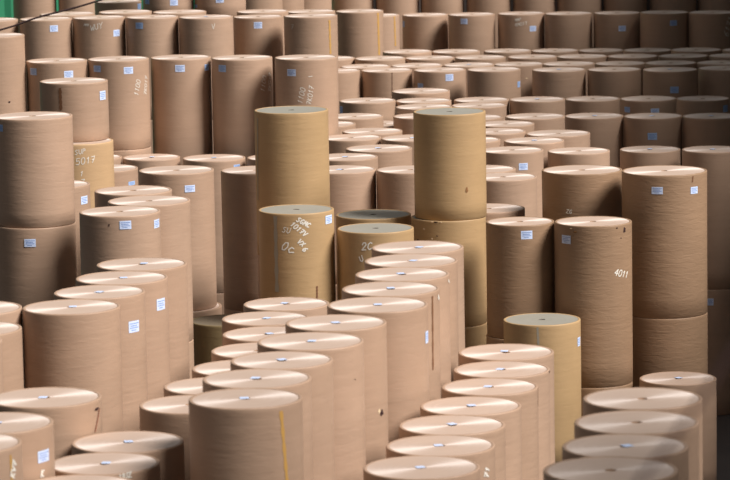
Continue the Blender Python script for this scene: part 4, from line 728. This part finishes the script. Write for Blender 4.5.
# 5-wide, 7-high stroke glyphs
GLYPH = {'0': [[(1, 0), (0, 2), (0, 5), (1, 7), (3, 7), (4, 5), (4, 2), (3, 0), (1, 0)]], '1': [[(1, 5), (2.4, 7), (2, 0)]],
 '2': [[(0, 5), (1, 7), (3, 7), (4, 5), (0, 0), (4, 0)]], '4': [[(3, 0), (3, 7), (0, 2.4), (4.4, 2.4)]],
 '5': [[(4, 7), (0.6, 7), (0.2, 4), (3, 4.2), (4, 2.4), (3, 0), (0, 0.3)]], '6': [[(4, 7), (1, 5), (0, 2), (1.4, 0), (3.4, 0.6), (4, 2.4), (2.4, 3.8), (0.2, 2.4)]],
 '7': [[(0, 6.6), (4, 7), (1.6, 0)], [(0.8, 3.4), (3.6, 3.6)]], 'K': [[(0, 0), (0.4, 7)], [(4, 7), (0.3, 3.2), (4, 0)]],
 'S': [[(4, 6.4), (2, 7), (0.4, 5.6), (3.6, 2.4), (2.4, 0), (0, 0.6)]], 'U': [[(0, 7), (0.2, 1.4), (2, 0), (3.8, 1.4), (4, 7)]],
 'P': [[(0, 0), (0.4, 7), (3.4, 6.6), (3.8, 4.6), (0.3, 3.4)]], 'V': [[(0, 7), (2, 0), (4.4, 7)]], 'M': [[(0, 0), (0.6, 7), (2.2, 2.4), (4, 7), (4.4, 0)]],
 'T': [[(0, 7), (4.4, 7)], [(2.2, 7), (2, 0)]], 'W': [[(0, 7), (1, 0), (2.4, 4.6), (3.6, 0), (5, 7)]], 'Y': [[(0, 7), (2, 3.6), (4.4, 7)], [(2, 3.6), (1.4, 0)]],
 'C': [[(4, 6), (2.4, 7), (0.4, 5), (0.2, 2), (1.8, 0), (4, 1)]], 'G': [[(4, 6), (2.4, 7), (0.4, 5), (0.2, 2), (1.8, 0), (3.8, 0.8), (3.8, 3), (2.2, 3)]],
 'O': [[(1, 0), (0, 3), (1, 6.4), (3, 7), (4.2, 4), (3, 0.4), (1, 0)]], 'c': [[(3.6, 4), (1.6, 4.6), (0.2, 2), (1.6, 0), (5, 1.2)]],
 'X': [[(0, 0), (4, 7)], [(0.4, 6.6), (4, 0.4)]], 'Z': [[(0, 6.4), (4, 7), (0, 0.4), (4.6, 0)]], '-': [[(0, 3.5), (5, 3.7)]]}
def on_side(r, th, z): return (r * math.sin(th), -r * math.cos(th), z)
def ribbon(verts, faces, pts, r, w):
    """a flat stroke of width w laid on a cylinder of radius r; pts are (angle, z)"""
    for (a0, z0), (a1, z1) in zip(pts, pts[1:]):
        k = max(1, int(abs(a1 - a0) / 0.06) + 1)
        du, dv = (a1 - a0) * r, z1 - z0; l = math.hypot(du, dv) or 1
        nu, nv = -dv / l * w / 2, du / l * w / 2; eu, ev = du / l * w * 0.3, dv / l * w * 0.3
        for j in range(k):
            t0, t1 = j / k, (j + 1) / k; b = len(verts)
            for t, sg in ((t0, -1), (t0, 1), (t1, 1), (t1, -1)):
                ex = -1 if (t == 0) else (1 if t == 1 else 0)
                verts.append(on_side(r, a0 + (a1 - a0) * t + (sg * nu + ex * eu) / r, z0 + (z1 - z0) * t + sg * nv + ex * ev))
            faces.append((b, b + 3, b + 2, b + 1))
def patch(name, r, th, z, w, h, cols=4, rows=1, m2=None, pr=None):
    v = []; f = []
    for j in range(rows + 1):
        for i in range(cols + 1):
            v.append(on_side(r, th + (i / cols - 0.5) * w / r, z + (j / rows - 0.5) * h))
    for j in range(rows):
        for i in range(cols): a = j * (cols + 1) + i; f.append((a, a + 1, a + cols + 2, a + cols + 1))
    return mesh(name, v, f)
SEG = 72
def make_roll(key, X, Y, zt, zb, D, kind, label, group):
    rg = random.Random(hash((round(X * 100), round(zt * 100))) & 0xffffff)
    h = zt - zb; R = D / 2
    e = bpy.data.objects.new('paper_roll', None); COL.objects.link(e); e.location = (X, Y, zb)
    e.empty_display_size = 0.3
    e['label'] = label; e['category'] = 'paper roll'; e['group'] = group or 'paper rolls in the hall'
    # wrapper: slightly out of true, with the overlap step of the outer sheet, crimped over the top edge
    seam = rg.uniform(0, 2 * math.pi); ph = [rg.uniform(0, 6.3) for _ in range(4)]; am = [rg.uniform(0.001, 0.004) for _ in range(4)]
    def rad(t, z):
        d = am[0] * math.sin(2 * t + ph[0] + z) + am[1] * math.sin(3 * t + ph[1] - 2 * z) + am[2] * math.sin(5 * t + ph[2] + 3 * z)
        return R - 0.001 + d * 0.35 - 0.003 * (((t - seam) / (2 * math.pi)) % 1.0)
    prof = [(0.0, -0.012), (0.012, 0.0)] + [(h * k / 7, 0.0) for k in range(1, 7)] + [(h - 0.05, 0.0), (h - 0.018, 0.0), (h - 0.004, -0.003), (h, -0.009), (h, -0.03), (h - 0.006, -0.042)]
    v = []; f = []
    for z, dr in prof:
        for i in range(SEG):
            t = 2 * math.pi * i / SEG
            rr = rad(t, z) + dr; zz = z
            if z > h - 0.03: zz += rg.uniform(-0.003, 0.0)
            v.append((rr * math.sin(t), -rr * math.cos(t), zz))
    for j in range(len(prof) - 1):
        for i in range(SEG):
            a = j * SEG + i; b = j * SEG + (i + 1) % SEG
            f.append((a, b, b + SEG, a + SEG))
    f.append(tuple(range(SEG - 1, -1, -1)))
    me = mesh('wrapper', v, f, True); obj('wrapper', me, KRAFT[kind], e)
    # wound end: rings from the core out
    rs = [0.055, 0.1, 0.2, 0.32, 0.44, R - 0.09, R - 0.042]
    v = []; f = []
    for k, r in enumerate(rs):
        for i in range(SEG):
            t = 2 * math.pi * i / SEG; rr = r if k < 6 else rad(t, h) - 0.040
            v.append((rr * math.sin(t), -rr * math.cos(t), 0.0012 * math.sin(k * 1.7 + ph[3])))
    for k in range(len(rs) - 1):
        for i in range(SEG):
            a = k * SEG + i; b = k * SEG + (i + 1) % SEG; f.append((a, b, b + SEG, a + SEG))
    me = mesh('end_face', v, f, True); obj('end_face', me, END[kind], e, (0, 0, h - 0.007))
    v = [(0.056 * math.sin(t), 0.056 * math.cos(t), 0.0) for t in [2 * math.pi * i / 20 for i in range(20)]]
    v2 = [(0.04 * x / 0.056, 0.04 * y / 0.056, -0.02) for x, y, z in v]
    fc = [(i, i + 20, (i + 1) % 20 + 20, (i + 1) % 20) for i in range(20)] + [tuple(range(39, 19, -1))]
    obj('core_plug', mesh('core_plug', v + v2, fc), M_PLUGD if kind in 'yo' else M_PLUG, e, (0, 0, h - 0.0075))
    if (kind == 'k' and key in TOPLABEL):
        a = rg.uniform(-0.5, 0.5); c, s = math.cos(a), math.sin(a)
        pts = [(-.05, -.06), (.05, -.06), (.05, .06), (-.05, .06)]
        ox, oy = rg.uniform(-0.03, 0.03), rg.uniform(0.0, 0.08)
        obj('core_sticker', mesh('core_sticker', [(ox + c * x - s * y, oy + s * x + c * y, 0) for x, y in pts], [(0, 1, 2, 3)]), M_LABEL, e, (0, 0, h - 0.001))
    for th, dz, w, hh, c in STICKERS.get(key, ()):
        b = patch('label', R + 0.002, th, h - dz, w, hh)
        lo = obj('label', b, M_LABEL if c == 1 else M_LABELB, e)
        v = []; f = []
        for k, (q, wd) in enumerate(((0.28, 0.8), (0.08, 0.7), (-0.1, 0.75), (-0.3, 0.5))):
            zz = h - dz + q * hh
            ribbon(v, f, [(th - wd * w / 2 / R, zz), (th + (wd - 0.2 * (k % 2)) * w / 2 / R, zz)], R + 0.0035, hh * 0.07)
        obj('label_print', mesh('label_print', v, f), M_PRINT, lo)
    for n, th, dz, gh, rot, text, lw in CHALK:
        if n != key: continue
        v = []; f = []
        u = gh / 7; ca, sa = math.cos(math.radians(rot)), math.sin(math.radians(rot)); cx = 0
        for ch in text:
            for st in GLYPH[ch]:
                q = [((cx + x + 0.18 * y) * u, y * u) for x, y in st]
                ribbon(v, f, [(th + (x * ca - y * sa) / R, h - dz + x * sa + y * ca) for x, y in q], R + 0.003, max(lw, gh * 0.09))
            cx += 5.8
        obj('chalk_writing', mesh('chalk_writing', v, f), M_CHALK, e)
    for n, a0, d0, a1, d1, w, c in STRIPS:
        if n != key: continue
        d1 = min(d1, h - 0.02); v = []; f = []
        K = 14
        for i in range(K + 1):
            t = i / K; a = a0 + (a1 - a0) * t; z = h - d0 - (d1 - d0) * t; ww = w * (1 + 0.25 * math.sin(i * 1.9 + a0 * 9))
            v += [on_side(R + 0.002, a - ww / 2 / R, z), on_side(R + 0.002, a + ww / 2 / R, z)]
        for i in range(K): f.append((2 * i, 2 * i + 2, 2 * i + 3, 2 * i + 1))
        obj({'t': 'tape_strip', 'd': 'stain', 'g': 'scuff', 's': 'sheet_edge', 'r': 'torn_flap'}[c], mesh('strip', v, f), {'t': M_TAPE, 'd': M_TAPED, 'g': M_TAPEG, 's': M_SEAM, 'r': M_TEARR}[c], e)
    for n, th, dz, s, c, el in TEARS:
        if n != key: continue
        z0 = h - max(dz, 0.02); v = [on_side(R + 0.006, th, z0)]; f = []
        K = 11
        for i in range(K):
            t = 2 * math.pi * i / K; q = rg.uniform(0.55, 1.15) * s / 2
            v.append(on_side(R + 0.002, th + q * math.sin(t) / R / max(0.35, math.cos(th)), min(h - 0.004, z0 + q * el * math.cos(t))))
        for i in range(K): f.append((0, 1 + (i + 1) % K, 1 + i))
        obj('tear', mesh('tear', v, f), {'d': M_TEARD, 'l': M_TEARL, 'b': M_TEARB}[c], e)
    return e
TOPLABEL = set('Q1 Q2 Q3 Q4 R0 S1 S2 S4 S5 S6 V1 V2 V3 V5 W1 W2 W3 W4 W5 W6 W7 W8 W9 W10 X1 X2 X3 X4 X5 X6 X7 Z1 Z4 c6b c6c c6d c4e c4g c5d N8 N7 N10 N9 P6 G1 G2 c3c L0 L1 B4'.split())
for t in ROLLS:
    if not t[0].endswith('_u'): make_roll(*t)
# the rolls lower down in the stacks, which the others hide: one object
v = []; f = []
for key, X, Y, zt, zb, D, kind, label, group in ROLLS:
    if key.endswith('_u'):
        b = len(v); r = D / 2 - 0.004; c = [(r * math.sin(2 * math.pi * i / 40), r * math.cos(2 * math.pi * i / 40)) for i in range(40)]
        v += [(X + x, Y + y, zb) for x, y in c] + [(X + x, Y + y, zt - 0.012) for x, y in c] + [(X + x * 0.985, Y + y * 0.985, zt - 0.001) for x, y in c]
        f += [(b + 40 * k + (i + 1) % 40, b + 40 * k + i, b + 40 * k + i + 40, b + 40 * k + (i + 1) % 40 + 40) for k in (0, 1) for i in range(40)]
        f += [tuple(b + i for i in range(40)), tuple(b + 80 + i for i in range(39, -1, -1))]
lower = obj('lower_rolls', mesh('lower_rolls', v, f), KRAFT['k'])
lower['label'] = 'lower brown paper rolls the stacked rolls stand on'; lower['category'] = 'paper rolls'; lower['kind'] = 'stuff'

# ---------------------------------------------------------------- cable
def cable(name, pts, r, label):
    v = []; f = []; n = 10; P = [Vector(p) for p in pts]; Q = []
    for i in range(len(P) - 1):
        a, b, c, d = P[max(i - 1, 0)], P[i], P[i + 1], P[min(i + 2, len(P) - 1)]
        for k in range(8):
            t = k / 8; Q.append(0.5 * (2 * b + (c - a) * t + (2 * a - 5 * b + 4 * c - d) * t * t + (3 * b - a - 3 * c + d) * t ** 3))
    Q.append(P[-1])
    for i, p in enumerate(Q):
        d = (Q[min(i + 1, len(Q) - 1)] - Q[max(i - 1, 0)]).normalized(); s = d.cross(Vector((0, 1, 0.01))).normalized(); u = s.cross(d)
        v += [tuple(p + r * (math.cos(2 * math.pi * j / n) * s + math.sin(2 * math.pi * j / n) * u)) for j in range(n)]
    for i in range(len(Q) - 1):
        for j in range(n): a = i * n + j; b = i * n + (j + 1) % n; f.append((a, b, b + n, a + n))
    f += [tuple(range(n - 1, -1, -1)), tuple(range(len(v) - n, len(v)))]
    o = obj(name, mesh(name, v, f, True), M_CABLE)
    o['label'] = label; o['category'] = 'cable'
    return o
cable('hanging_cable', [(-11.5, 80, 6.6), (-8.35, 80, 7.31), (-7.4, 80, 7.6), (-6.1, 80, 7.93), (-4.0, 80, 8.6), (-2.0, 80, 9.6)], 0.022, 'thin dark cable slanting across the rolls in the upper left corner')
cable('hanging_cable', [(3.2, 9.0, 15.0), (1.9, 8.95, 13.46), (1.065, 8.888, 12.377), (0.946, 8.867, 12.231), (0.828, 8.843, 12.062), (0.696, 8.819, 11.894), (0.591, 8.798, 11.748), (0.1, 8.75, 11.1), (-0.6, 8.7, 10.1)], 0.007, 'dark out-of-focus cable slanting across the bottom right corner')
